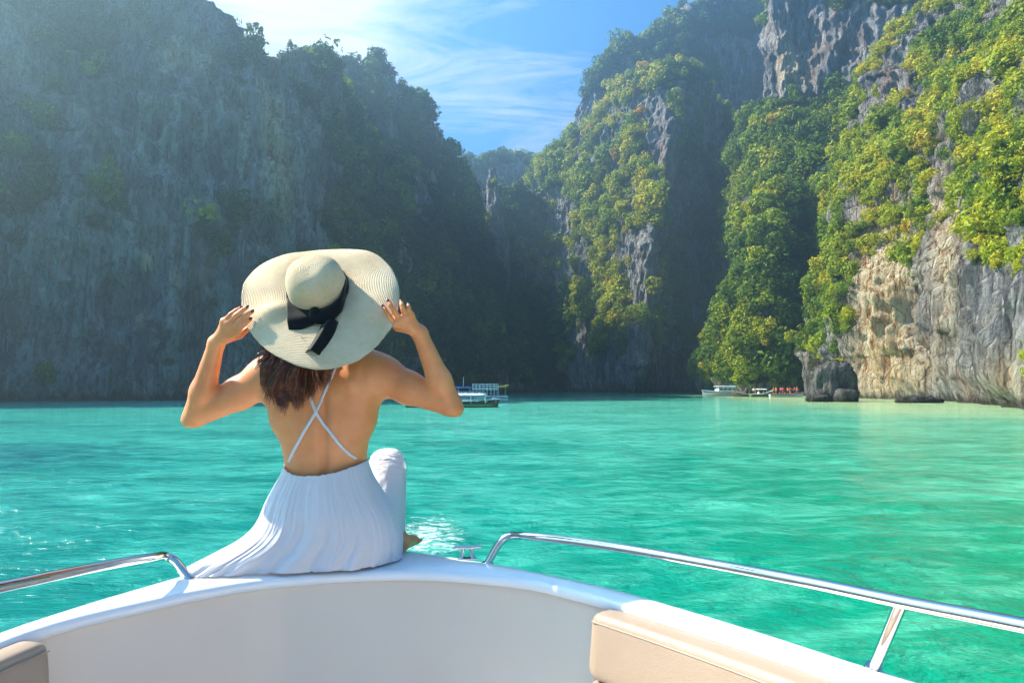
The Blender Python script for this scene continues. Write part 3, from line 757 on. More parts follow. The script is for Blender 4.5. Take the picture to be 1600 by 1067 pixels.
# deck: rounded at both edges, slightly crowned, wrapping from the rubbing strake to the bulkhead
def inward(P):
    T = np.gradient(P, axis=0); T[:, 2] = 0; T /= np.linalg.norm(T, axis=1)[:, None]
    return np.stack([T[:, 1], -T[:, 0], 0 * T[:, 0]], 1)
iOUT, iINN = inward(OUT), inward(INN)
up = np.array([0, 0, 1.0])
rings = [OUT - iOUT * 0.004 - up * 0.075, OUT - iOUT * 0.004 - up * 0.02, OUT + iOUT * 0.002 - up * 0.006, OUT + iOUT * 0.012 - up * 0.001]
for q in (0.2, 0.4, 0.6, 0.8):
    A = OUT + iOUT * 0.012; B = INN - iINN * 0.014
    rings.append(A * (1 - q) + B * q + up * 0.006 * math.sin(q * math.pi))
for a in np.linspace(0, math.pi / 2, 6):
    rings.append(INN - iINN * 0.014 * (1 - math.sin(a)) - up * 0.014 * (1 - math.cos(a)))
rings.append(INN - up * 0.03); rings.append(INN - iINN * 0.012 - up * 0.034)
strip(rings, GEL, 'deck', boat)
wall = [INN - iINN * 0.011 - up * 0.034]
for q in np.linspace(0.03, 1, 12):
    wall.append(INN + iINN * (-0.011 + 0.10 * q ** 1.3) - up * (0.034 + 0.60 * q))
for q in np.linspace(0.1, 1, 5):
    wall.append(INN + iINN * (0.089 + 0.06 * q) - up * (0.634 + 0.03 * math.sin(q * math.pi / 2)))
strip(wall, GELW, 'bulkhead', boat)
# cabin floor
fl = INN + iINN * 0.13; fl[:, 2] = ZD - 0.66
bmf = MB(); half = len(fl) // 2
n = len(fl)
mbV = [tuple(p) for p in fl]; bmf.add(mbV, [(i, i + 1, n - 2 - i, n - 1 - i) for i in range(n // 2 - 1)])
bmf.build('cabin_floor', GEL, boat, smooth=False)
# hull outside, flaring up to the strake
hull = []
for q, off in ((0, 0.0), (0.12, 0.01), (0.3, 0.07), (0.55, 0.19), (0.8, 0.36), (1.0, 0.60)):
    z = ZD - 0.075 - q * (ZD + 0.25)
    P = OUT + iOUT * (off - 0.003); P[:, 2] = z; hull.append(P)
strip(hull, GEL, 'hull', boat)
mb = MB(); mb.tube(OUT[::2] - iOUT[::2] * 0.010 - up * 0.055, 0.014, 8); mb.build('rubbing_strake', GEL, boat)

# cushions along the side walls
Lc = np.r_[0, np.cumsum(np.linalg.norm(np.diff(INN, axis=0), axis=1))]
def at_len(s):
    p = np.array([np.interp(s, Lc, INN[:, a]) for a in range(3)]); q = np.array([np.interp(s, Lc, iINN[:, a]) for a in range(3)])
    return p, q / np.linalg.norm(q)
ipx, ipy = proj(INN)
def len_at_px(x, side):
    ok = [i for i in range(len(INN)) if INN[i, 1] > 0.9]
    i = min(ok, key=lambda k: abs(ipx[k] - x)); return Lc[i]
def cushion(s0, s1, z0, z1, th, off, name='cushion', rr=0.03):
    """rounded pad following the wall between two lengths"""
    nS = 60; V = []
    # superelliptic section (thickness x height), rounded ends
    m = 28; sec = []
    for k in range(m):
        a = 2 * math.pi * k / m; c, s = math.cos(a), math.sin(a)
        sec.append((np.sign(c) * abs(c) ** 0.35, np.sign(s) * abs(s) ** 0.35))
    ts = []
    L = abs(s1 - s0)
    for k in range(nS):
        q = k / (nS - 1); e = rr * 1.3
        q2 = 0.5 - 0.5 * math.cos(math.pi * q); d = min(q2, 1 - q2) * L
        kz = 1.0 if d > e else math.sqrt(max(0.0, 1 - (1 - d / e) ** 2))
        ts.append((s0 + (s1 - s0) * q2, kz))
    hz = (z1 - z0) / 2; zc = (z1 + z0) / 2
    for s, kz in ts:
        p, q = at_len(s)
        for (a, b) in sec:
            h = hz - rr * (1 - kz); t = th / 2 - min(rr, th / 2) * (1 - kz)
            zz = zc + b * h
            lean = 0.10 * ((ZD - zz) / 0.6) ** 1.3 if zz < ZD else 0
            pp = p + q * (off + lean + th / 2 + a * t); V.append((pp[0], pp[1], zz))
    nV = len(sec); Fq = [(i * nV + k, i * nV + (k + 1) % nV, (i + 1) * nV + (k + 1) % nV, (i + 1) * nV + k) for i in range(nS - 1) for k in range(nV)]
    mb = MB(); mb.add(V, Fq + [tuple(range(nV))[::-1], tuple((nS - 1) * nV + k for k in range(nV))])
    o = mb.build(name, VINYL, boat)
    pp_ = MB(); P = []
    for s, kz in ts[3:-3]:
        p, q = at_len(s); zz = z1 - 0.022; P.append((*(p + q * (off + th * 0.99 + (0.10 * max(0, (ZD - zz) / 0.6) ** 1.3)))[:2], zz))
    pp_.tube(P, 0.0022, 6); pp_.build('piping', VINYL, o); return o
sR = len_at_px(930, 1); sL = len_at_px(48, -1)
cushion(sR + 0.015, sR + 2.4, ZD - 0.185, ZD - 0.020, 0.085, -0.012)
cushion(sR + 0.015, sR + 2.4, ZD - 0.42, ZD - 0.191, 0.088, -0.010)
cushion(sL + 0.015, sL - 2.2, ZD - 0.30, ZD - 0.012, 0.085, -0.012)

# rails
def rail(ctrl, stans, lab=None):
    P = cr([pt(*c) for c in ctrl], 120)
    mb = MB(); mb.tube(P, 0.0128, 16)
    r_ = mb.build('handrail', STEEL, boat)
    for (top, foot) in stans:
        mb = MB(); a, b = np.array(top), np.array(foot); mb.tube([a, b], 0.0115, 14)
        d = (b - a) / np.linalg.norm(b - a); mb.build('stanchion', STEEL, r_)
        mb = MB(); mb.tube([b - d * 0.006 + up * 0.005, b + up * 0.0005], [0.016, 0.019], 14); mb.build('rail_foot', STEEL, r_)
    # foot flange of the rail end
    f = pt(*ctrl[0]); mb = MB(); mb.tube([f + up * 0.006, f + up * 0.0005], [0.017, 0.020], 14); mb.build('rail_foot', STEEL, r_)
    return r_, P
def py_of(p): return proj(np.array(p))
fr = pz(762, 880, ZD)
tR = pt(1409, 940, 1.30); bR = pz(1365, 1046, ZD)
R1, PR = rail([(762, 880, fr[1]), (772, 862, fr[1]), (784, 845, fr[1] - 0.005), (800, 837, fr[1] - 0.02), (840, 839, 2.16), (950, 853, 1.98), (1100, 879, 1.74), (1250, 907, 1.50),
          (1409, 940, 1.30), (1600, 977, 1.10), (1900, 1040, 0.88), (2900, 1250, 0.50)], [(tR, bR)])
for p in R1.children: pass
fl_ = pz(296, 905, ZD)
R2, PL = rail([(296, 905, fl_[1]), (282, 887, fl_[1]), (270, 874, fl_[1] - 0.005), (256, 869, fl_[1] - 0.015), (235, 871, 2.0), (150, 886, 1.80), (0, 917, 1.52), (-200, 962, 1.27), (-500, 1030, 0.98), (-1500, 1250, 0.55)], [])
# cleat
cc = pz(730, 874, ZD); ce = MB()
ang = 0.10
def cl(x, y, z): return (cc[0] + x * math.cos(ang) - y * math.sin(ang), cc[1] + x * math.sin(ang) + y * math.cos(ang), ZD + 0.003 + z)
ce.tube([cl(-0.050, 0, 0.036), cl(-0.035, 0, 0.039), cl(0, 0, 0.036), cl(0.035, 0, 0.039), cl(0.050, 0, 0.036)], [0.004, 0.0062, 0.0068, 0.0062, 0.004], 12)
cleat = ce.build('cleat', STEEL, boat)
for sx in (-0.016, 0.016):
    m_ = MB(); m_.tube([cl(sx * 1.3, 0, 0.0), cl(sx, 0, 0.012), cl(sx * 0.9, 0, 0.035)], [0.011, 0.0065, 0.006], 10); m_.build('leg', STEEL, cleat)
m_ = MB(); m_.box(cl(0, 0, 0.001), (0.062, 0.03, 0.004), ang); m_.build('base_plate', STEEL, cleat, bevel=0.0015)

# ------------------------------------------------------------------ the woman on the bow
def skin_material():
    m, t, b = new_mat('skin')
    g = N(t, 'ShaderNodeTexCoord').outputs['Object']
    n = noise_n(t, g, 9.0, 4, 0.6); n2 = noise_n(t, g, 160.0, 3, 0.6)
    t.links.new(ramp(t, n, [(0.35, (0.70, 0.235, 0.080)), (0.65, (0.82, 0.31, 0.115))]), b.inputs['Base Color'])
    b.inputs['Roughness'].default_value = 0.45
    b.inputs['Subsurface Weight'].default_value = 0.22; b.inputs['Subsurface Radius'].default_value = (0.02, 0.007, 0.004)
    b.inputs['Subsurface Scale'].default_value = 0.6
    bp = N(t, 'ShaderNodeBump'); bp.inputs['Strength'].default_value = 0.12; bp.inputs['Distance'].default_value = 0.001
    t.links.new(n2, bp.inputs['Height']); t.links.new(bp.outputs[0], b.inputs['Normal'])
    return m
SKIN = skin_material()
class SDF:
    def __init__(s, lo, hi, h):
        s.lo = np.array(lo, dtype=np.float32); s.h = h
        s.n = np.ceil((np.array(hi) - lo) / h).astype(int) + 1
        s.ax = [s.lo[a] + h * np.arange(s.n[a], dtype=np.float32) for a in range(3)]
        s.f = np.full(s.n, 0.08, dtype=np.float32)
    def _loc(s, lo, hi):
        i0 = np.clip(np.floor((np.array(lo) - s.lo) / s.h).astype(int), 0, s.n); i1 = np.clip(np.ceil((np.array(hi) - s.lo) / s.h).astype(int) + 1, 0, s.n)
        sl = tuple(slice(a, b) for a, b in zip(i0, i1))
        return sl, s.ax[0][sl[0]][:, None, None], s.ax[1][sl[1]][None, :, None], s.ax[2][sl[2]][None, None, :]
    def _put(s, sl, d, k, sub=False):
        a = s.f[sl]
        if sub:
            d = -d; h = np.clip(0.5 - 0.5 * (d - a) / -k, 0, 1) if False else None
            s.f[sl] = np.maximum(a, d) if k <= 0 else -s._smin(-a, -d, k)
        else:
            s.f[sl] = np.minimum(a, d) if k <= 0 else s._smin(a, d, k)
    @staticmethod
    def _smin(a, b, k):
        h = np.clip(0.5 + 0.5 * (b - a) / k, 0, 1)
        return b * (1 - h) + a * h - k * h * (1 - h)
    def cone(s, a, b, ra, rb, k=0.02, sy=1.0, sub=False):
        """round cone between two points; sy < 1 flattens it front to back"""
        a = np.array(a, dtype=np.float64); b = np.array(b, dtype=np.float64); m = max(ra, rb) + k + 0.03
        sl, X, Y, Z = s._loc(np.minimum(a, b) - m, np.maximum(a, b) + m)
        if 0 in s.f[sl].shape: return
        ym = (a[1] + b[1]) / 2
        d = b - a; d2 = d.copy(); d2[1] /= sy; L2 = (d2 ** 2).sum() + 1e-12
        px, py, pz_ = X - a[0], (Y - a[1]) / sy, Z - a[2]
        t = np.clip((px * d2[0] + py * d2[1] + pz_ * d2[2]) / L2, 0, 1)
        q = np.sqrt((px - t * d2[0]) ** 2 + (py - t * d2[1]) ** 2 + (pz_ - t * d2[2]) ** 2)
        dist = q - (ra + (rb - ra) * t)
        if sy < 1: dist = dist * (0.5 + 0.5 * sy)
        s._put(sl, dist.astype(np.float32), k, sub)
    def ell(s, c, r, k=0.02, sub=False, R=None):
        c = np.array(c, dtype=np.float64); r = np.array(r, dtype=np.float64); m = r.max() + k + 0.03
        sl, X, Y, Z = s._loc(c - m, c + m)
        x, y, z = X - c[0], Y - c[1], Z - c[2]
        if R is not None:
            x, y, z = (R[0][0] * x + R[0][1] * y + R[0][2] * z), (R[1][0] * x + R[1][1] * y + R[1][2] * z), (R[2][0] * x + R[2][1] * y + R[2][2] * z)
        k0 = np.sqrt((x / r[0]) ** 2 + (y / r[1]) ** 2 + (z / r[2]) ** 2); k1 = np.sqrt((x / r[0] ** 2) ** 2 + (y / r[1] ** 2) ** 2 + (z / r[2] ** 2) ** 2) + 1e-9
        s._put(sl, (k0 * (k0 - 1) / k1).astype(np.float32), k, sub)
    def mesh(s):
        f = s.f; sg = f < 0
        c = np.zeros(tuple(s.n - 1), dtype=np.int8)
        for i in (0, 1):
            for j in (0, 1):
                for k in (0, 1):
                    c += sg[i:s.n[0] - 1 + i, j:s.n[1] - 1 + j, k:s.n[2] - 1 + k]
        act = (c > 0) & (c < 8); I = np.argwhere(act); idx = -np.ones(act.shape, dtype=np.int64); idx[act] = np.arange(len(I))
        acc = np.zeros((len(I), 3)); cnt = np.zeros(len(I))
        cor = [(i, j, k) for i in (0, 1) for j in (0, 1) for k in (0, 1)]
        val = {q: f[I[:, 0] + q[0], I[:, 1] + q[1], I[:, 2] + q[2]] for q in cor}
        for p in cor:
            for a in range(3):
                if p[a] == 0:
                    q = list(p); q[a] = 1; q = tuple(q); va, vb = val[p], val[q]
                    cr_ = (va < 0) != (vb < 0); t = np.where(cr_, va / np.where(cr_, va - vb, 1), 0)
                    pos = np.array(p, dtype=float)[None, :].repeat(len(I), 0); pos[:, a] = t
                    acc += pos * cr_[:, None]; cnt += cr_
        V = s.lo + s.h * (I + acc / cnt[:, None])
        Q = []
        for a in range(3):
            b, c2 = (a + 1) % 3, (a + 2) % 3
            s0 = [slice(None)] * 3; s1 = [slice(None)] * 3; s0[a] = slice(0, -1); s1[a] = slice(1, None)
            for ax in (b, c2): s0[ax] = slice(1, -1); s1[ax] = slice(1, -1)
            A, B = sg[tuple(s0)], sg[tuple(s1)]; E = np.argwhere(A != B); flip = A[A != B]
            if len(E) == 0: continue
            E[:, b] += 1; E[:, c2] += 1
            def cell(db, dc):
                G = E.copy(); G[:, b] -= db; G[:, c2] -= dc; return idx[G[:, 0], G[:, 1], G[:, 2]]
            q = np.stack([cell(1, 1), cell(0, 1), cell(0, 0), cell(1, 0)], 1)
            q = np.where(flip[:, None], q, q[:, ::-1]); Q.append(q)
        return V, np.concatenate(Q)

S3 = SDF((-1.14, 1.99, 1.60), (-0.10, 2.74, 2.68), 0.0036)
j = {k: pt(*v) for k, v in dict(
    pelvis=(513, 842, 2.32), hipL=(478, 850, 2.33), hipR=(556, 850, 2.33), waist=(510, 738, 2.30), rib=(507, 662, 2.29), chest=(506, 606, 2.28),
    neck=(506, 566, 2.29), skull=(500, 476, 2.30), shL=(430, 583, 2.275), shR=(584, 581, 2.275), elL=(305, 649, 2.26), elR=(704, 632, 2.26),
    wrL=(338, 536, 2.19), wrR=(656, 521, 2.19), knR=(603, 738, 2.60), anR=(617, 840, 2.47), knL=(440, 800, 2.66)).items()}
S3.cone(j['pelvis'], j['waist'], 0.150, 0.118, 0.0, 0.72)
S3.cone(j['hipL'], j['hipR'], 0.115, 0.115, 0.06, 0.8)
S3.cone(j['waist'], j['rib'], 0.120, 0.140, 0.05, 0.66)
S3.cone(j['rib'], j['chest'] + np.array([0, 0, -0.02]), 0.140, 0.146, 0.05, 0.62)
S3.cone(j['chest'] + np.array([-0.075, 0, 0.01]), j['chest'] + np.array([0.075, 0, 0.01]), 0.088, 0.088, 0.05, 0.80)
S3.cone(pt(455, 562, 2.285), pt(558, 560, 2.285), 0.050, 0.050, 0.06, 0.9)
S3.cone(j['neck'] + np.array([0, 0, -0.03]), j['skull'] + np.array([0, 0.01, -0.05]), 0.058, 0.052, 0.05)
for sh, el, wr, sgn in ((j['shL'], j['elL'], j['wrL'], -1), (j['shR'], j['elR'], j['wrR'], 1)):
    S3.cone(sh + np.array([-sgn * 0.055, 0.0, -0.02]), sh + np.array([sgn * 0.03, 0, -0.008]), 0.060, 0.060, 0.05)
    mid = sh * 0.55 + el * 0.45
    S3.cone(sh, mid + np.array([0, 0, -0.004]), 0.060, 0.0535, 0.035)
    S3.cone(mid + np.array([0, 0, -0.004]), el + np.array([-sgn * 0.006, 0, 0.002]), 0.0535, 0.0385, 0.02)
    fm_ = el * 0.66 + wr * 0.34 + np.array([-sgn * 0.003, 0, 0])
    S3.cone(el, fm_, 0.0375, 0.039, 0.012)
    S3.cone(fm_, wr, 0.039, 0.0245, 0.02)
    S3.ell(el + np.array([sgn * 0.022, 0, -0.018]), (0.020, 0.022, 0.020), 0.02)
# armpit folds joining arm and back
S3.cone(pt(440, 600, 2.27), pt(447, 650, 2.28), 0.045, 0.05, 0.05); S3.cone(pt(573, 598, 2.27), pt(563, 650, 2.28), 0.045, 0.05, 0.05)
# head with face turned to the bay
hc = j['skull']
S3.ell(hc + np.array([0, -0.005, 0.015]), (0.076, 0.094, 0.098), 0.01)
S3.ell(hc + np.array([0, 0.045, -0.045]), (0.055, 0.052, 0.062), 0.02)
S3.ell(hc + np.array([0, 0.098, -0.005]), (0.010, 0.022, 0.020), 0.012)
S3.ell(hc + np.array([0, 0.088, -0.100]), (0.022, 0.016, 0.014), 0.015)
S3.ell(hc + np.array([0, 0.093, -0.052]), (0.022, 0.010, 0.006), 0.006); S3.ell(hc + np.array([0, 0.092, -0.064]), (0.020, 0.011, 0.007), 0.006)
for sx in (-1, 1):
    S3.ell(hc + np.array([sx * 0.031, 0.096, 0.014]), (0.016, 0.010, 0.009), 0.008, sub=True)
    S3.ell(hc + np.array([sx * 0.031, 0.084, 0.014]), (0.0125, 0.0125, 0.0115), 0.002)
    S3.ell(hc + np.array([sx * 0.078, 0.0, -0.01]), (0.010, 0.017, 0.030), 0.006)
# legs: right knee drawn up with the foot on deck, left leg folded under the skirt
S3.cone(j['hipR'], j['knR'], 0.088, 0.062, 0.04); S3.cone(j['knR'], j['anR'], 0.058, 0.036, 0.03)
S3.cone(j['hipL'], j['knL'], 0.088, 0.060, 0.04)
fz = ZD + 0.022
heel = pt(626, 850, 2.42); heel[2] = fz + 0.012
S3.cone(j['anR'], heel, 0.036, 0.028, 0.02)
toe = heel + np.array([0.030, 0.10, 0.0]); toe[2] = fz
S3.cone(heel, toe, 0.028, 0.020, 0.015)
for q in range(5):
    tp = toe + np.array([-0.024 + 0.012 * q, 0.02 + 0.006 * (4 - q), -0.004]); S3.cone(toe + np.array([-0.016 + 0.008 * q, 0, -0.003]), tp, 0.010, 0.0075, 0.004)
# hands: fingers lie on the brim, thumbs close on it from behind
def hand(wr, palm, fingers, thumb, up_):
    S3.cone(wr, palm[0], 0.0245, 0.020, 0.015)
    for p in palm[1]:
        S3.cone(palm[0] * 0.6 + wr * 0.4, p, 0.0165, 0.0118, 0.008)
    for a, b in zip(palm[1][:-1], palm[1][1:]): S3.cone(a, b, 0.0112, 0.0112, 0.007)
    nails = []
    for (k, tip, bend, r) in fingers:
        k = np.array(k); tip = np.array(tip); m1 = k + (tip - k) * 0.48 + np.array(bend); m2 = k + (tip - k) * 0.78 + np.array(bend) * 0.7
        S3.cone(k, m1, r * 1.12, r, 0.004); S3.cone(m1, m2, r, r * 0.94, 0.002); S3.cone(m2, tip, r * 0.94, r * 0.80, 0.002)
        nails.append((tip, (tip - m2) / np.linalg.norm(tip - m2), r))
    S3.cone(thumb[0], thumb[1], 0.0135, 0.0105, 0.012); S3.cone(thumb[1], thumb[2], 0.0105, 0.0085, 0.004)
    return nails
bend = (0, -0.012, 0)
YF = 2.128
nR = hand(j['wrR'], (pt(642, 507, 2.165), [pt(616, 506, 2.145), pt(625, 500, 2.143), pt(634, 495, 2.145), pt(642, 492, 2.15)]),
          [(pt(616, 506, 2.145), pt(599, 479, YF), bend, 0.0084), (pt(625, 500, 2.143), pt(607, 471, YF), bend, 0.0087),
           (pt(634, 495, 2.145), pt(627, 472, YF + 0.01), (0, -0.014, 0), 0.0083), (pt(642, 492, 2.15), pt(638, 476, YF + 0.02), (0, -0.012, 0), 0.0074)],
          (pt(642, 516, 2.17), pt(621, 513, 2.19), pt(606, 500, 2.20)), 1)
nL = hand(j['wrL'], (pt(349, 521, 2.165), [pt(371, 520, 2.145), pt(364, 512, 2.143), pt(357, 506, 2.145), pt(350, 502, 2.15)]),
          [(pt(371, 520, 2.145), pt(391, 499, YF), bend, 0.0084), (pt(364, 512, 2.143), pt(394, 487, YF), bend, 0.0087),
           (pt(357, 506, 2.145), pt(386, 480, YF), bend, 0.0083), (pt(350, 502, 2.15), pt(376, 481, YF + 0.01), bend, 0.0074)],
          (pt(352, 531, 2.17), pt(375, 524, 2.19), pt(389, 512, 2.20)), -1)
BV, BQ = S3.mesh()
# back relief: spine furrow, shoulder blades
px_, py_ = proj(BV); back = (BV[:, 1] < 2.32) & (py_ > 560) & (py_ < 745)
spine_x = 503 + (py_ - 560) * 0.02
gr = np.exp(-((px_ - spine_x) / 7.5) ** 2) * np.clip((py_ - 585) / 40, 0, 1)
BV[:, 1] += np.where(back, 0.011 * gr, 0)
def bl(x, y, rx, ry, a, rot=0.0):
    c, s = math.cos(rot), math.sin(rot); u = (px_ - x) * c + (py_ - y) * s; v = -(px_ - x) * s + (py_ - y) * c
    return a * np.exp(-(u / rx) ** 2 - (v / ry) ** 2)
rel = bl(463, 600, 22, 34, 0.015, 0.25) + bl(550, 598, 22, 34, 0.015, -0.25) - bl(536, 560, 8, 20, 0.004) - bl(568, 585, 6, 26, 0.004, -0.15) \
    + bl(488, 680, 9, 60, 0.003) + bl(520, 680, 9, 60, 0.003) - bl(452, 640, 10, 20, 0.003) - bl(562, 640, 10, 20, 0.003)
BV[:, 1] -= np.where((BV[:, 1] < 2.30) & (py_ > 540), rel, 0)
person = empty('person', (float(j['pelvis'][0]), 2.30, ZD))
tag(person, 'woman in a white backless dress sitting on the bow, both hands on her hat', 'person')
bme = mesh_np('body', BV, BQ)
BODY_BVH = BVHTree.FromPolygons([tuple(v) for v in BV], [tuple(q) for q in BQ])
body = link('body', bme, SKIN, person)
sm = body.modifiers.new('smooth', 'SMOOTH'); sm.factor = 0.5; sm.iterations = 3
NAIL = simple('nail_varnish', (0.10, 0.012, 0.02), 0.2, coat=0.5)
for nails in (nR, nL):
    for tip, d, r in nails:
        dv = Vector(d); z = Vector((0, -1, 0)); z = (z - dv * z.dot(dv)).normalized(); x = dv.cross(z)
        Rm = Matrix((x, dv, z)).transposed()
        mb = MB(); mb.ell(Vector(tip) + z * r * 0.62 + dv * 0.001, (r * 0.55, r * 0.85, r * 0.22), 10, 6, Rm); mb.build('fingernail', NAIL, body)

# ---- hat
STRAW_mat, t, b = new_mat('woven_straw')
rr_ = N(t, 'ShaderNodeAttribute', attribute_name='row').outputs['Fac']; th_ = N(t, 'ShaderNodeAttribute', attribute_name='turn').outputs['Fac']
w1 = math_n(t, 'SINE', math_n(t, 'MULTIPLY', rr_, 2 * math.pi / 0.0055))
w2 = math_n(t, 'MULTIPLY', math_n(t, 'SUBTRACT', noise_n(t, N(t, 'ShaderNodeTexCoord').outputs['Object'], 380.0, 2, 0.5), 0.5), 3.0)
g = N(t, 'ShaderNodeTexCoord').outputs['Object']; nn = noise_n(t, g, 45.0, 4, 0.6); n3 = noise_n(t, g, 8, 3, 0.5)
hh = math_n(t, 'ADD', math_n(t, 'MULTIPLY', w1, 0.5), math_n(t, 'ADD', math_n(t, 'MULTIPLY', w2, 0.35), math_n(t, 'MULTIPLY', nn, 0.8)))
cc_ = ramp(t, math_n(t, 'ADD', math_n(t, 'MULTIPLY', hh, 0.22), math_n(t, 'MULTIPLY', n3, 0.5)), [(0.10, (0.50, 0.34, 0.17)), (0.42, (0.76, 0.59, 0.38)), (0.75, (0.84, 0.71, 0.51))])
t.links.new(cc_, b.inputs['Base Color']); b.inputs['Roughness'].default_value = 0.7; b.inputs['Specular IOR Level'].default_value = 0.3
bp = N(t, 'ShaderNodeBump'); bp.inputs['Strength'].default_value = 0.9; bp.inputs['Distance'].default_value = 0.0018
t.links.new(hh, bp.inputs['Height']); t.links.new(bp.outputs[0], b.inputs['Normal'])
hC = pt(498, 455, 2.205); hN = np.array([-0.02, -0.857, 0.514]); hN /= np.linalg.norm(hN)
hX = np.array([1.0, 0, 0]) - hN * hN[0]; hX /= np.linalg.norm(hX); hY = np.cross(hN, hX)
hat = empty('sun_hat', hC); tag(hat, 'wide brimmed cream straw sun hat with a black ribbon, held with both hands', 'hat')
rim_px = [(377, 464), (381, 443), (394, 426), (410, 413), (429, 404), (453, 397), (479, 393.5), (502, 391), (525.6, 390), (550, 390), (572, 392), (588, 398), (600.6, 407.5), (611, 419), (618, 432.5), (622.5, 446),
          (624, 461), (623, 478), (619, 495), (612, 511), (600.6, 526), (588, 541), (572.5, 554), (557, 564), (541, 570), (525, 575), (510, 577), (494, 577.5), (479, 575), (463, 571), (447.5, 564), (431, 556), (416, 546), (404, 535), (394, 523), (386, 510), (380, 495), (377, 480)]
def brim_plane(px, py):
    d = ray(px, py); o_ = np.array([0, 0, CAMZ]); s_ = ((hC - o_) @ hN) / (d @ hN); return o_ + d * s_
rp = np.array(rim_px + rim_px[:3], dtype=float); rim = cr(rp, 41 * 10)[:38 * 10:1][::2]
nth = len(rim); V = []; row = []; turn = []; nr_ = 46; CR0 = 0.094
for i, (x, y) in enumerate(rim):
    P = brim_plane(x, y); q = P - hC; a = math.atan2(q @ hY, q @ hX)
    # upper edge falls back, sides lift a little
    upk = max(0.0, (455 - y) / 65.0)
    d = ray(x, y); P = P + d / d[1] * (0.05 * upk ** 1.5)
    c0 = hC + (hX * math.cos(a) + hY * math.sin(a)) * CR0
    Lr = np.linalg.norm(P - c0)
    for k in range(nr_):
        s = k / (nr_ - 1)
        p = c0 * (1 - s) + P * s
        wav = 0.010 * math.sin(3 * a + 1.0) * s + 0.006 * math.sin(5 * a + 2.2) * s * s
        fold = 0.016 * math.exp(-((a + 2.55) / 0.22) ** 2) * math.sin(math.pi * min(1, s * 1.05)) ** 1.2
        p = p + hN * (0.022 * math.sin(math.pi * s) * (0.4 + 0.6 * upk) + wav * (1 - s ** 6) + fold)
        V.append(p); row.append(CR0 + s * Lr); turn.append(a)
me = mesh_np('brim', np.array(V), grid_faces(nth, nr_, wrap=True)); attr(me, 'row', row); attr(me, 'turn', turn)
brim = link('brim', me, STRAW_mat, hat); so = brim.modifiers.new('thickness', 'SOLIDIFY'); so.thickness = 0.0025; so.offset = 0
prof = [(0.0945, -0.002), (0.0935, 0.015), (0.0925, 0.035), (0.090, 0.055), (0.086, 0.074), (0.079, 0.090), (0.068, 0.103), (0.053, 0.112), (0.036, 0.1165), (0.018, 0.118), (0.002, 0.1185)]
pf = cr(prof, 40); V = []; row = []; turn = []
for i in range(96):
    a = 2 * math.pi * i / 96; sl_ = 0
    for (r, h) in pf:
        k = 1 + 0.02 * math.sin(2 * a + 0.5) + 0.012 * math.sin(5 * a) * (h / 0.12)
        fl2 = r / 0.0945
        p = hC + (hX * math.cos(a) * 0.99 + hY * math.sin(a) * 1.04) * r * k + hN * (h * 1.0 + 0.004 * math.sin(3 * a) * (h / 0.12) * fl2 * fl2 + 0.003 * math.sin(2 * a + 1) * fl2)
        V.append(p); row.append(sl_ * 1.0 + h + (0.0945 - r)); turn.append(a)
me = mesh_np('crown', np.array(V), grid_faces(96, len(pf), wrap=True)); attr(me, 'row', row); attr(me, 'turn', turn)
link('crown', me, STRAW_mat, hat)
SATIN, t, b = new_mat('black_satin'); b.inputs['Base Color'].default_value = (0.006, 0.006, 0.007, 1); b.inputs['Roughness'].default_value = 0.6; b.inputs['Specular IOR Level'].default_value = 0.12
b.inputs['Sheen Weight'].default_value = 0.1
V = []
for i in range(96):
    a = 2 * math.pi * i / 96
    for h, rr in ((0.0, 0.0985), (0.004, 0.0995), (0.011, 0.0992), (0.018, 0.0985), (0.020, 0.0965)):
        k = 1 + 0.02 * math.sin(2 * a + 0.5)
        V.append(hC + (hX * math.cos(a) * 0.99 + hY * math.sin(a) * 1.04) * rr * k + hN * h)
link('ribbon_band', mesh_np('ribbon_band', np.array(V), grid_faces(96, 5, wrap=True)), SATIN, hat)
def bow_piece(edgeA, edgeB, off, rip, ph, name='ribbon_bow'):
    A = cr(edgeA, 28); B = cr(edgeB, 28); V = []
    for i in range(28):
        for k in range(15):
            s = k / 14; x, y = A[i] * (1 - s) + B[i] * s
            p = brim_plane(x, y); d = ray(x, y)
            o = off + 0.020 * math.sin(math.pi * s) + rip * math.sin(7 * s + 2.2 * i / 28 + ph) + 0.4 * rip * math.sin(13 * s - 3 * i / 28 + ph)
            V.append(p + hN * o)
    o = link(name, mesh_np(name, np.array(V), grid_faces(28, 15)), SATIN, hat)
    m = o.modifiers.new('thickness', 'SOLIDIFY'); m.thickness = 0.0015; return o
bow_piece([(494, 486), (478, 478), (462, 467), (451, 461)], [(497, 509), (483, 515), (466, 521), (453, 522)], 0.010, 0.004, 0.3)
bow_piece([(490, 490), (507, 480), (526, 474), (537, 462), (543, 443)], [(494, 511), (512, 510), (528, 498), (537, 484), (544, 452)], 0.014, 0.004, 1.9)
bow_piece([(503, 512), (494, 526), (484, 543), (477, 554)], [(530, 505), (524, 522), (514, 541), (501, 558)], 0.010, 0.0035, 3.0)
kb = MB(); kc = brim_plane(495, 499) + hN * 0.026; kb.ell(kc, (0.020, 0.012, 0.024), 16, 10); kb.build('ribbon_knot', SATIN, hat)

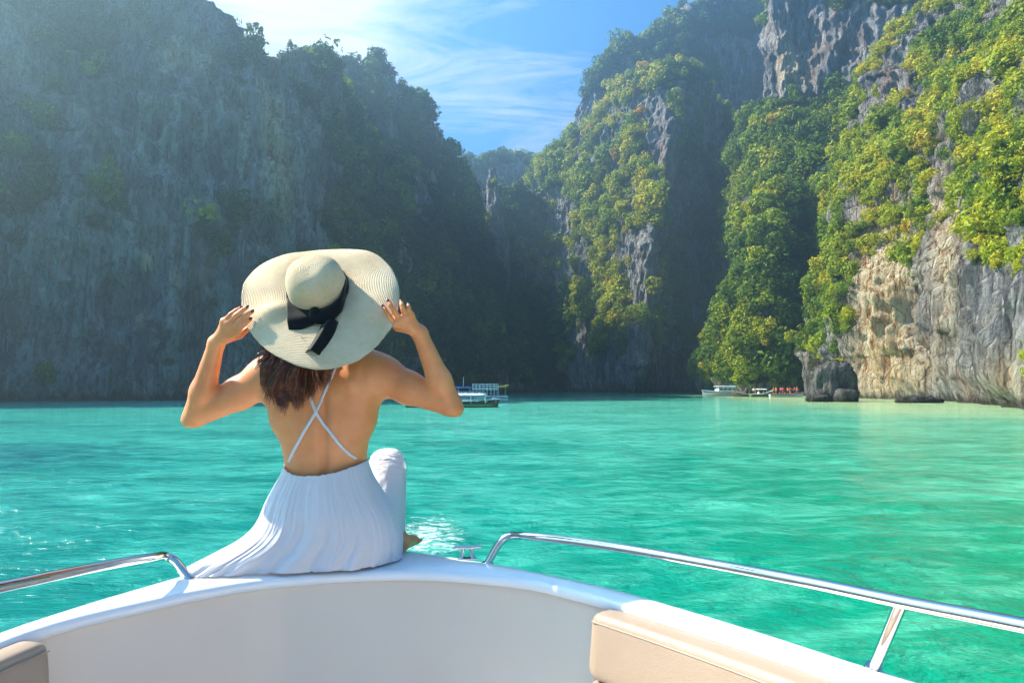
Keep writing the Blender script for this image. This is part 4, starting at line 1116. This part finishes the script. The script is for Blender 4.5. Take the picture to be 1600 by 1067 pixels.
# ---- hair
HAIR, t, b = new_mat('brown_hair')
g = N(t, 'ShaderNodeTexCoord').outputs['Object']; nn = noise_n(t, g, 60, 4, 0.6)
t.links.new(ramp(t, nn, [(0.35, (0.055, 0.015, 0.006)), (0.55, (0.16, 0.042, 0.016)), (0.75, (0.42, 0.13, 0.05))]), b.inputs['Base Color'])
b.inputs['Roughness'].default_value = 0.35; b.inputs['Specular IOR Level'].default_value = 0.6
mb = MB(); r = np.random.default_rng(3)
mb.ell(pt(468, 560, 2.175), (0.085, 0.040, 0.085), 20, 14)
mb.ell(pt(462, 588, 2.165), (0.070, 0.028, 0.060), 20, 14)
mb.ell(hc + np.array([0, -0.012, 0.022]), (0.082, 0.098, 0.100), 24, 16)
locks = []
for i in range(80):
    u = (i + r.random()) / 80
    low = np.interp(u, [0, .1, .25, .45, .62, .8, 1.0], [590, 610, 630, 642, 636, 612, 590]) + r.normal() * 4 - 22 * (r.random() < .3)
    locks.append((u, low, r.uniform(0, 6.28), r.uniform(3.0, 7.5), r.uniform(0, 1), r.uniform(6, 10)))
for i in range(2100):
    u, low, ph, am, v, fq = locks[r.integers(len(locks))]
    low = low + r.normal() * 3.5 - (r.random() ** 3) * 20
    j1, j2 = r.normal() * 3.2, r.normal() * 0.007; y0 = 535 + r.normal() * 4
    x0 = 414 + 106 * u; x1 = 407 + 103 * u ** 1.05; dep = 2.100 + 0.050 * v + 0.03 * abs(u - .5)
    pts = []
    for k in range(17):
        s = k / 16; yy = y0 + (low - y0) * s; gather = 1.1 - 0.3 * s ** 2
        a_ = ph + s * fq + r.normal() * 0.04
        xx = x0 + (x1 - x0) * s + am * math.sin(a_) * (0.25 + 0.75 * s) + 5 * math.sin(u * 5 + s * 4) + j1 * gather
        pts.append(pt(xx, yy, dep + j2 * gather + 0.011 * math.cos(a_) * s - 0.03 * s * (1 - s)))
    w = r.uniform(0.0007, 0.0016)
    mb.tube(pts, [w * (1.0 if q < 0.7 else max(0.1, 1 - (q - 0.7) / 0.31)) for q in np.linspace(0, 1, 17)], 4, cap=False, flat=0.7)
for i in range(12):   # stray hairs over the left shoulder
    pts = [pt(418 + 3 * i * .3 - s * (14 + i), 545 + i * .8 + 6 * math.sin(s * 3 + i), 2.14) for s in np.linspace(0, 1, 8)]
    mb.tube(pts, 0.0004, 3, cap=False)
mb.build('hair', HAIR, person)

# ---- dress
DRESS, t, b = new_mat('white_muslin')
g = N(t, 'ShaderNodeTexCoord').outputs['Object']
nn = noise_n(t, g, 300, 3, 0.6, 0, (1, 1, 0.3)); n4 = noise_n(t, g, 26, 5, 0.6, 0.4, (1.6, 1, 0.16))
b.inputs['Base Color'].default_value = (0.87, 0.83, 0.84, 1); b.inputs['Roughness'].default_value = 0.85
b.inputs['Sheen Weight'].default_value = 0.2
bp = N(t, 'ShaderNodeBump'); bp.inputs['Strength'].default_value = 0.5; bp.inputs['Distance'].default_value = 0.012
ta = N(t, 'ShaderNodeAttribute', attribute_name='round').outputs['Fac']; tb = N(t, 'ShaderNodeAttribute', attribute_name='down').outputs['Fac']
cb = N(t, 'ShaderNodeCombineXYZ'); t.links.new(ta, cb.inputs[0]); t.links.new(tb, cb.inputs[1])
f1 = noise_n(t, cb.outputs[0], 1.0, 3, 0.6, 0.5, (9, 1.6, 1)); f2 = noise_n(t, cb.outputs[0], 1.0, 3, 0.6, 0.3, (34, 3.0, 1)); f3 = noise_n(t, cb.outputs[0], 1.0, 3, 0.6, 0.6, (16, 9.0, 1))
t.links.new(math_n(t, 'ADD', math_n(t, 'ADD', math_n(t, 'MULTIPLY', f1, 0.7), math_n(t, 'MULTIPLY', f2, 0.75)), math_n(t, 'ADD', math_n(t, 'MULTIPLY', f3, 0.25), math_n(t, 'MULTIPLY', n4, 0.25))), bp.inputs['Height']); t.links.new(bp.outputs[0], b.inputs['Normal'])
tr = N(t, 'ShaderNodeBsdfTranslucent'); tr.inputs[0].default_value = (0.8, 0.79, 0.83, 1)
mx = N(t, 'ShaderNodeMixShader'); mx.inputs[0].default_value = 0.32
t.links.new(b.outputs[0], mx.inputs[1]); t.links.new(tr.outputs[0], mx.inputs[2]); t.links.new(mx.outputs[0], t.nodes['Material Output'].inputs[0])
rings = [  # py, left, right, centre Y, half depth, lean of the left side towards us
    (722, 447, 573, 2.295, 0.108, 0.0), (733, 444, 576, 2.295, 0.112, 0.0), (750, 437, 582, 2.30, 0.125, 0.0), (770, 428, 592, 2.31, 0.145, 0.01), (790, 420, 603, 2.32, 0.165, 0.02),
    (810, 413, 614, 2.33, 0.180, 0.03), (830, 402, 621, 2.34, 0.190, 0.05), (846, 384, 625, 2.345, 0.198, 0.08), (860, 358, 627, 2.35, 0.205, 0.11), (872, 330, 627, 2.352, 0.212, 0.14),
    (883, 306, 627, 2.355, 0.218, 0.16), (893, 292, 627, 2.355, 0.222, 0.17)]
rg = cr(rings, 110); nT = 420; V = []
ths = np.linspace(0, 2 * math.pi, nT, endpoint=False)
amp_r = RNG.uniform(0.4, 1.0, 40)
zt = pt(500, 722, 2.3)[2]; zb = ZD + 0.004
for i, (py, L, R, cy, hd, lean) in enumerate(rg):
    s = i / (len(rg) - 1); xl = pt(L, py, cy - lean)[0]; xr = pt(R, py, cy)[0]; cx = (xl + xr) / 2; hw = (xr - xl) / 2
    z = zt + (zb - zt) * ((py - 722) / (893 - 722))
    q = np.stack([np.cos(ths) * 2.2, np.sin(ths) * 2.2, np.full(nT, s * 1.1)], 1)
    big_f = fbm(q * np.array([3.2, 3.2, 1.2]), 2, 401); fine = ridged(q * np.array([6.5, 6.5, 1.0]) + big_f[:, None] * 0.5, 2, 407)
    pl = fbm(q * np.array([15, 15, 0.9]) + 0.6 * big_f[:, None], 3, 409)
    fo = (0.003 * s ** 0.8 * fine * (0.4 + 1.2 * np.clip(big_f + .3, 0, 1)) + 0.020 * s ** 2.0 * big_f + 0.003 * (1 - s) * pl * min(1, s * 12 + 0.35) + 0.0032 * pl * min(1, s * 3))
    pw = 0.85
    c, si = np.cos(ths), np.sin(ths)
    x = cx + np.sign(c) * np.abs(c) ** pw * (hw + fo * 0.6); y = cy + np.sign(si) * np.abs(si) ** pw * (hd + fo)
    y = y - lean * np.clip(-c, 0, 1) ** 1.5
    # upper edge dips in the small of the back
    zz = z - (0.030 * np.clip(-si, 0, 1) ** 2 * (1 - 0.35 * c) - 0.006 * c + 0.004 * pl) * (1 - s) ** 3
    if s > 0.86:   # hem pools on the deck in soft rolls
        e = (s - 0.86) / 0.14
        zz = zz * (1 - e) + (zb + 0.012 * (1 + big_f) * (1 - e) + 0.004 * (1 + fine) + 0.0) * e
    V.append(np.stack([x, y, zz], 1))
V = np.array(V).transpose(1, 0, 2)
dme = mesh_np('dress', V.reshape(-1, 3), grid_faces(nT, len(rg), wrap=True))
attr(dme, 'round', np.repeat(np.minimum(ths, 2 * math.pi - ths) , len(rg))); attr(dme, 'down', np.tile(np.linspace(0, 1, len(rg)), nT))
dress = link('dress', dme, DRESS, person)
so = dress.modifiers.new('thickness', 'SOLIDIFY'); so.thickness = 0.0015
# cloth over the raised knee
lob = [(700.5, 606, 5, 2.60, 0.02), (703, 606, 14, 2.60, 0.05), (709, 605, 21, 2.59, 0.08), (720, 604, 26, 2.58, 0.10), (740, 604, 28.5, 2.56, 0.12), (780, 602, 30.5, 2.52, 0.15), (830, 598, 32, 2.46, 0.17), (866, 594, 33, 2.41, 0.19)]
lg = cr(lob, 70); V = []
for i, (py, cxp, hwp, cy, hd) in enumerate(lg):
    c0 = pt(cxp, py, cy); hw = hwp / F * cy
    z = c0[2]; s = i / 69
    z = max(z, ZD + 0.004)
    rip = 0.0045 * ridged(np.stack([np.cos(ths[::3]) * 1.2, np.sin(ths[::3]) * 1.2, np.full(140, s * 20 + 1.4)], 1) + 0.5 * np.cos(ths[::3])[:, None], 3, 431) + 0.005 * fbm(np.stack([np.cos(ths[::3]) * 2, np.sin(ths[::3]) * 2, np.full(140, s * 7)], 1), 3, 432)
    V.append(np.stack([c0[0] + np.cos(ths[::3]) * (hw + rip), cy + np.sin(ths[::3]) * (hd + rip), np.full(140, z)], 1))
V = np.array(V).transpose(1, 0, 2)
kme = mesh_np('dress_knee', V.reshape(-1, 3), grid_faces(140, 70, wrap=True))
attr(kme, 'round', np.tile(np.linspace(0, 2.2, 70), 140)); attr(kme, 'down', np.repeat(np.abs(np.sin(ths[::3] / 2)), 70))
link('dress_knee', kme, DRESS, dress)
# straps lie on the skin
def on_back(x, y, off):
    d = Vector(ray(x, y)).normalized(); h = BODY_BVH.ray_cast(Vector((0, 0, CAMZ)), d)
    p = h[0] if h[0] is not None else Vector(pt(x, y, 2.19)); return p - d * off
for pts in ([(451, 722), (457, 708), (468, 687), (481, 664), (493, 644), (503, 622), (511, 603), (519, 585), (526, 566)],
            [(557, 717), (545, 709), (528, 692), (513, 672), (500, 655), (493, 643), (485, 622), (478, 600), (472, 570)]):
    c_ = cr(pts, 60); P = [on_back(x, y, 0.0025) for x, y in c_]
    ys = np.array([p.y for p in P]); ys = np.convolve(np.r_[[ys[0]] * 3, ys, [ys[-1]] * 3], np.ones(7) / 7, 'valid')
    V = []
    for i, p in enumerate(P):
        tdir = (P[min(i + 1, 59)] - P[max(i - 1, 0)]).normalized(); w = tdir.cross(Vector((0, 1, 0))).normalized()
        for k in (-1, -0.5, 0.5, 1):
            V.append((p.x + w.x * 0.0052 * k, ys[i] - (0.002 if abs(k) < 1 else 0.0), p.z + w.z * 0.0052 * k))
    o = link('strap', mesh_np('strap', np.array(V), grid_faces(60, 4)), DRESS, dress)
    m = o.modifiers.new('thickness', 'SOLIDIFY'); m.thickness = 0.002

# ------------------------------------------------------------------ moored boats in the distance
def paint(name, c, r=0.4): return simple(name, c, r, var=0.08, vs=4)
P_WHITE = paint('white_paint', (0.80, 0.80, 0.78)); P_GREEN = paint('green_paint', (0.10, 0.20, 0.06)); P_BROWN = paint('varnished_wood', (0.22, 0.12, 0.05), 0.5)
P_BLUE = paint('blue_canvas', (0.05, 0.17, 0.42), 0.8); P_GLASS = simple('dark_glass', (0.02, 0.03, 0.04), 0.08); P_CANVAS = paint('white_canvas', (0.78, 0.76, 0.72), 0.8)
P_YEL = paint('bamboo', (0.55, 0.45, 0.10), 0.6); P_RED = paint('red_cloth', (0.55, 0.06, 0.04), 0.8); P_ORG = paint('orange_foam', (0.75, 0.20, 0.03), 0.8)
P_CYAN = paint('pale_blue_paint', (0.45, 0.65, 0.75)); P_GREY = paint('grey_metal', (0.35, 0.36, 0.37), 0.4)
def hull_mesh(L, B, H, draft=0.3, sheer=0.35, rake=0.9, n=26, stern=0.75):
    V = []; m = 9
    for i in range(n):
        q = i / (n - 1); x = -L / 2 + L * q
        w = B / 2 * (stern + (1 - stern) * min(1, q * 3)) * (1 - max(0, (q - 0.45) / 0.55) ** 2.2) + 0.01
        top = H + sheer * max(0, (q - 0.4) / 0.6) ** 2
        for k in range(m):
            a = -1 + 2 * k / (m - 1); z = -draft + (top + draft) * abs(a) ** 0.8
            V.append((x + rake * max(0, q - 0.6) * abs(a) * 0.8, math.copysign(w * abs(a) ** 0.55, a), z))
    Fq = [(i * m + k, (i + 1) * m + k, (i + 1) * m + k + 1, i * m + k + 1) for i in range(n - 1) for k in range(m - 1)]
    Fq += [tuple(range(m)), tuple((n - 1) * m + k for k in range(m))[::-1]]
    Fq += [(i * m + m - 2, (i + 1) * m + m - 2, (i + 1) * m + 1, i * m + 1) for i in range(n - 1)]  # inner floor
    return V, Fq
def lp(fn, name, mat, parent, **k):
    mb = MB(); fn(mb); return mb.build(name, mat, parent, world=False, **k)
def boat_base(px, Y, yaw, L, B, H, hullmat, label, sheer=0.4, stripe=None, name='tour_boat', cat='boat', group=None):
    p = pt(px, HOR, Y); e = empty(name, (p[0], p[1], 0.0), yaw); tag(e, label, cat, group)
    lp(lambda m: m.add(*hull_mesh(L, B, H, sheer=sheer)), 'hull', hullmat, e)
    def gun(m):
        for s in (-1, 1):
            P = []
            for i in range(20):
                q = i / 19; w = B / 2 * (0.75 + 0.25 * min(1, q * 3)) * (1 - max(0, (q - 0.45) / 0.55) ** 2.2) + 0.02
                P.append((-L / 2 + L * q + 0.9 * max(0, q - 0.6) * 0.8, s * w, H + sheer * max(0, (q - 0.4) / 0.6) ** 2))
            m.tube(P, 0.055, 6)
    lp(gun, 'gunwale', stripe or P_WHITE, e)
    return e
def canopy(e, x0, x1, B, z, mat, posts=4, th=0.08):
    def c(m):
        V = []; nx, ny = 10, 9
        for i in range(nx):
            for k in range(ny):
                a = -1 + 2 * k / (ny - 1); V.append((x0 + (x1 - x0) * i / (nx - 1), a * B / 2, z + 0.16 * (1 - a * a)))
        m.add(V, [(i * ny + k, (i + 1) * ny + k, (i + 1) * ny + k + 1, i * ny + k + 1) for i in range(nx - 1) for k in range(ny - 1)])
    o = lp(c, 'canopy', mat, e); md = o.modifiers.new('thickness', 'SOLIDIFY'); md.thickness = th
    for i in range(posts):
        for s in (-1, 1):
            x = x0 + (x1 - x0) * (i + 0.1) / (posts - 0.8)
            lp(lambda m: m.tube([(x, s * B * 0.46, 0.4), (x, s * B * 0.46, z)], 0.035, 6), 'post', P_WHITE, e)
def bench(e, x, B, z=0.55, mat=P_WHITE): lp(lambda m: (m.box((x, 0, z), (0.35, B * 0.8, 0.07)), m.box((x - 0.18, 0, z + 0.22), (0.06, B * 0.8, 0.4))), 'bench', mat, e, smooth=False)
def outboard(e, x):
    def f(m): m.box((x - 0.2, 0, 0.75), (0.45, 0.35, 0.45)); m.box((x - 0.2, 0, 0.2), (0.14, 0.1, 0.9))
    lp(f, 'engine', P_GREY, e, bevel=0.05)

# boat behind the elbow, and the one moored beyond it
t1 = boat_base(706, 71, math.radians(4), 9.4, 2.3, 0.62, P_BROWN, 'wooden tour boat with white canopy partly hidden behind the right elbow', sheer=0.25, stripe=P_WHITE)
lp(lambda m: m.box((0.4, -1.14, 0.22), (7.6, 0.06, 0.22)), 'waterline_band', P_GREEN, t1, smooth=False)
canopy(t1, -2.6, 3.6, 2.1, 1.28, P_CANVAS, 5)
for k in range(7): bench(t1, -2.2 + 0.95 * k, 2.0, 0.62)
lp(lambda m: (m.box((2.9, -0.4, 0.95), (0.9, 0.8, 0.45)),), 'console', P_GREY, t1, bevel=0.06)
outboard(t1, 4.6)
t2 = boat_base(738, 92, math.radians(186), 9.5, 2.8, 0.85, P_WHITE, 'larger white boat with blue awning moored beyond the wooden tour boat', sheer=0.35, stripe=P_CYAN)
lp(lambda m: (m.box((0.5, 0, 1.15), (4.6, 2.2, 0.7), taper=0.94),), 'cabin', P_CYAN, t2, bevel=0.08)
for k in range(5): lp(lambda m: m.box((-1.3 + 0.9 * k, 1.11, 1.2), (0.6, 0.05, 0.34)), 'window', P_GLASS, t2, smooth=False)
canopy(t2, 0.2, 3.6, 2.6, 1.95, P_BLUE, 3)
lp(lambda m: m.tube([(1.2, 0, 1.9), (1.2, 0, 3.4)], 0.04, 6), 'mast', P_WHITE, t2)
def railing(m):
    for z in (1.9, 2.2, 2.45): m.tube([(-3.4, 1.1, z), (0.0, 1.1, z)], 0.04, 5); m.tube([(-3.4, -1.1, z), (0.0, -1.1, z)], 0.04, 5)
    for k in range(8): m.tube([(-3.4 + k * 0.48, 1.1, 1.0), (-3.4 + k * 0.48, 1.1, 2.5)], 0.035, 5); m.tube([(-3.4 + k * 0.48, -1.1, 1.0), (-3.4 + k * 0.48, -1.1, 2.5)], 0.035, 5)
    m.box((-1.7, 0, 1.75), (3.4, 2.3, 0.10))
lp(railing, 'upper_railing', P_WHITE, t2)
lp(lambda m: (m.tube([(-3.0, 0.4, 2.1), (-4.9, 0.5, 2.3)], 0.07, 6), m.tube([(-4.4, 0.5, 2.2), (-4.4, 0.5, 0.9)], 0.04, 5), m.box((-3.9, .45, 2.05), (1.5, 0.5, 0.12))), 'bow_boom', P_YEL, t2)

# speedboat and longtail boats by the spur
sp = boat_base(1130, 152, math.radians(188), 9.4, 2.5, 1.0, P_WHITE, 'long white speedboat at the foot of the wooded spur', sheer=0.3, stripe=P_CYAN, name='speedboat')
lp(lambda m: (m.box((-0.6, 0, 1.5), (4.6, 2.0, 0.9), taper=0.78),), 'cabin', P_WHITE, sp, bevel=0.15)
for k in range(4): lp(lambda m: m.box((-2.2 + 1.05 * k, 0.93, 1.5), (0.85, 0.05, 0.34)), 'window', P_GLASS, sp, smooth=False)
canopy(sp, -2.9, 1.9, 2.2, 2.08, P_CYAN, 2, 0.06)
outboard(sp, -4.6)
l1 = boat_base(1163, 141, math.radians(170), 4.4, 1.3, 0.55, P_BROWN, 'small dark wooden boat left of the green longtail boat', sheer=0.7, stripe=P_GREY, name='wooden_boat')
bench(l1, -0.8, 1.2, .6, P_BROWN); bench(l1, .3, 1.2, .6, P_BROWN)
l2 = boat_base(1190, 139, math.radians(8), 5.0, 1.5, 0.6, P_GREEN, 'green longtail boat with a small white canopy', sheer=0.9, name='longtail_boat')
canopy(l2, -1.2, 0.9, 1.4, 1.5, P_CANVAS, 2); bench(l2, -0.5, 1.3)
l3 = boat_base(1228, 137, math.radians(-6), 6.4, 1.9, 0.55, P_WHITE, 'open white boat crowded with people in red and orange vests', sheer=0.5, stripe=P_BROWN, name='longtail_boat')
for k in range(4): bench(l3, -2.2 + 1.1 * k, 1.6, .55, P_BROWN)

# people aboard, one small body mesh shared by all
def figure(seed):
    f = SDF((-0.5, -0.35, -0.03), (0.5, 0.4, 1.78), 0.022)
    r = random.Random(seed); d = r.uniform(0.05, 0.12)
    for s in (-1, 1):
        f.cone((s * 0.10, 0, 0.88), (s * 0.12, 0.02, 0.48), 0.085, 0.055, 0.03); f.cone((s * 0.12, 0.02, 0.48), (s * 0.13, -0.02, 0.07), 0.052, 0.038, 0.02)
        f.cone((s * 0.13, -0.02, 0.04), (s * 0.14, 0.14, 0.03), 0.04, 0.03, 0.02)
        f.cone((s * 0.19, 0, 1.40), (s * (0.26 + d), 0.02, 1.12), 0.052, 0.042, 0.03); f.cone((s * (0.26 + d), 0.02, 1.12), (s * (0.20 + d), 0.16 * (seed % 2 + .3), 0.92), 0.04, 0.032, 0.02)
        f.ell((s * (0.20 + d), 0.17 * (seed % 2 + .3), 0.88), (0.03, 0.035, 0.05), 0.02)
    f.cone((0, 0, 0.92), (0, 0, 1.12), 0.14, 0.125, 0.03, 0.7); f.cone((0, 0, 1.12), (0, 0, 1.34), 0.13, 0.155, 0.03, 0.65)
    f.cone((0, 0, 1.40), (0, 0.01, 1.55), 0.055, 0.05, 0.03); f.ell((0, 0.01, 1.64), (0.075, 0.092, 0.115), 0.01); f.ell((0, 0.105, 1.63), (0.014, 0.02, 0.02), 0.01)
    V, Q = f.mesh(); return mesh_np('body', V, Q)
FIG = [figure(1), figure(2)]
for me in FIG: me.materials.append(SKIN)
def vest_mesh():
    mb = MB(); P = []
    for z, a, b in ((1.00, .17, .13), (1.10, .165, .13), (1.25, .185, .14), (1.38, .19, .13), (1.45, .10, .08)):
        P.append([(a * math.cos(t), b * math.sin(t), z) for t in np.linspace(0, 2 * math.pi, 17)[:-1]])
    V = [p for ring in P for p in ring]
    mb.add(V, [(i * 16 + k, i * 16 + (k + 1) % 16, (i + 1) * 16 + (k + 1) % 16, (i + 1) * 16 + k) for i in range(4) for k in range(16)]); return mb
def shorts_mesh():
    mb = MB(); V = []
    for z, a, b in ((0.97, .165, .125), (0.85, .19, .14), (0.72, .21, .13), (0.60, .22, .12)):
        V += [(a * math.cos(t), b * math.sin(t), z) for t in np.linspace(0, 2 * math.pi, 17)[:-1]]
    mb.add(V, [(i * 16 + k, i * 16 + (k + 1) % 16, (i + 1) * 16 + (k + 1) % 16, (i + 1) * 16 + k) for i in range(3) for k in range(16)]); return mb
HAIRP = simple('dark_hair', (0.02, 0.014, 0.01), 0.6)
def person_far(loc, rz, vest, shorts, label, group, k=0):
    e = empty('person', loc, rz); tag(e, label, 'person', group)
    o = bpy.data.objects.new('body', FIG[k % 2]); COL.objects.link(o); o.parent = e
    vest_mesh().build('vest', vest, e, world=False); shorts_mesh().build('shorts', shorts, e, world=False)
    mb = MB(); mb.ell((0, -0.015, 1.68), (0.083, 0.098, 0.095), 10, 7); mb.build('hair', HAIRP, e, world=False)
    return e
rr3 = random.Random(5)
for k in range(8):
    x, y = -2.5 + 0.68 * k, (-0.35, 0.4)[k % 2]
    w = Matrix.Translation(l3.location) @ Matrix.Rotation(l3.rotation_euler.z, 4, 'Z') @ Vector((x, y, 0.30))
    red = k % 3 != 1
    person_far(tuple(w), rr3.uniform(0, 6.28), P_RED if red else P_ORG, P_BLUE if k % 2 else DARK,
               'person in a red vest standing in the crowded white boat' if red else 'person in an orange vest standing in the crowded white boat',
               'people in red vests in the crowded boat' if red else 'people in orange vests in the crowded boat', k)
for bt, x, y, v, lb in ((l2, -1.7, 0.0, P_CANVAS, 'person in a white shirt standing at the stern of the green longtail boat'),
                     (l1, -0.3, 0.0, P_BLUE, 'person in a blue shirt standing in the small dark boat'),
                     (t1, 0.9, -0.3, P_CANVAS, 'person in white sitting low under the white canopy of the wooden tour boat'),
                     (sp, -3.6, 0.2, P_RED, 'person in a red shirt at the stern of the white speedboat')):
    w = Matrix.Translation(bt.location) @ Matrix.Rotation(bt.rotation_euler.z, 4, 'Z') @ Vector((x, y, 0.25 if bt is not t1 else -0.30))
    if bt is t1: continue
    person_far(tuple(w), rr3.uniform(0, 6.28), v, DARK, lb, None, 1)

# ------------------------------------------------------------------ single trees that can be told apart
def tree_parts(seed):
    r = np.random.default_rng(seed); Vs = []; 
    base = CLUMPS[seed % 4]; 
    def verts(me):
        a = np.empty(len(me.vertices) * 3, dtype=np.float32); me.vertices.foreach_get('co', a); return a.reshape(-1, 3)
    for k in range(5):
        V = verts(CLUMPS[(seed + k) % 4]); th = r.uniform(0, 6.28); c, s = math.cos(th), math.sin(th)
        R = np.array([[c, -s, 0], [s, c, 0], [0, 0, 1]]); sc = r.uniform(0.75, 1.15)
        off = np.array([r.normal() * 0.75, r.normal() * 0.75, 3.1 + r.normal() * 0.45]) if k else np.array([0, 0, 3.5])
        Vs.append(V @ R.T * sc * 1.25 + off)
    V = np.concatenate(Vs); me = mesh_np('crown', V, np.arange(len(V)).reshape(-1, 4), smooth=False); me.materials.append(LEAF)
    mb = MB(); mb.tube([(0, 0, -0.6), (0.05, 0.02, 0.8), (-0.04, 0.06, 1.9), (0.03, 0, 3.2)], [0.20, 0.15, 0.11, 0.05], 7)
    for k in range(4):
        a = k * 1.6 + r.uniform(0, .5); mb.tube([(0, 0.03, 1.5 + .2 * k), (0.5 * math.cos(a), 0.5 * math.sin(a), 2.3 + .2 * k), (1.0 * math.cos(a), 1.0 * math.sin(a), 3.0 + .1 * k)], [0.07, 0.05, 0.02], 5)
    return me, mb
TREES = []
for sd_ in (3, 8, 13):
    me, mb = tree_parts(sd_); e = empty('tree', (0, 0, 0)); cr_o = bpy.data.objects.new('crown', me); COL.objects.link(cr_o); cr_o.parent = e
    tk = mb.build('trunk', BARK, e, world=False); TREES.append((e, cr_o, tk))
used = [False] * 3
def place_tree(p, sc, rz, tint, label, group):
    i = rr3.randrange(3); e, c, tk = TREES[i]
    if used[i]:
        e2 = e.copy(); COL.objects.link(e2)
        c2 = c.copy(); COL.objects.link(c2); c2.parent = e2; t2_ = tk.copy(); COL.objects.link(t2_); t2_.parent = e2
        e, c = e2, c2
    used[i] = True
    e.location = tuple(p); e.scale = (sc, sc, sc * rr3.uniform(0.9, 1.25)); e.rotation_euler = (0, 0, rz); c['tint'] = tint
    tag(e, label, 'tree', group)
def trees_on(S, v, n, sc, tint, label, group, cond, seed, y3=(0, 0), x3=0):
    r = np.random.default_rng(seed); px, py = proj(S); ok = np.argwhere((v > 0.5) & cond(px, py) & (S[..., 2] > 4)); out = []
    if len(ok) == 0: return
    for _ in range(n * 30):
        i, k = ok[r.integers(len(ok))]; p = S[i, k]
        if all(np.linalg.norm(p - q) > 3.2 for q in out):
            out.append(p); tt = float(np.clip(r.normal(tint, 0.13), 0.05, 0.98)); qy = int(py[i, k]); qx = int(px[i, k])
            col_ = 'dark green' if tt < tint - 0.12 else 'mid green' if tt < tint + 0.02 else 'bright green' if tt < tint + 0.14 else 'yellowish'
            if 'wall' in label: where = 'left of the highest dip' if qx < 430 else 'on the knoll' if qx < 495 else 'near its right end'
            else: where = ('at the top' if qy < y3[0] else 'halfway up' if qy < y3[1] else 'low down') + (' on the left side' if qx < x3 else ' on the right side')
            place_tree(p - np.array([0, 0, 0.5]), r.uniform(*sc), r.uniform(0, 6.28), tt, label % (col_, where), group + ', ' + col_ + ' ones ' + where)
        if len(out) >= n: break
trees_on(SH, VH, 55, (0.55, 0.95), 0.55, '%s tree %s of the wooded spur', 'trees on the wooded spur', lambda x, y: (x > 1085) & (x < 1270), 1, (400, 500), 1180)
trees_on(SG, VG, 70, (0.35, 0.70), 0.66, '%s tree %s of the near cliff', 'trees on the near right cliff', lambda x, y: (x > 1280) & (x < 1640) & (y > -60) & (y < 520), 2, (140, 300), 1450)
trees_on(SA, VA, 26, (0.35, 0.60), 0.34, '%s tree on the crest of the left wall, %s', 'trees on the left crest', lambda x, y: (x > 330) & (x < 545) & (y < 135), 3)

# ------------------------------------------------------------------ air
hb = MB(); hb.box((0, 150, 91), (1900, 1850, 188)); 
hz, t, b = new_mat('sea_haze'); t.nodes.remove(b)
pv = N(t, 'ShaderNodeVolumePrincipled'); pv.inputs['Color'].default_value = (0.48, 0.79, 1.0, 1); pv.inputs['Density'].default_value = 0.0020
pv.inputs['Anisotropy'].default_value = 0.76
t.links.new(pv.outputs[0], t.nodes['Material Output'].inputs['Volume'])
tag(hb.build('haze', hz, smooth=False), kind='stuff')
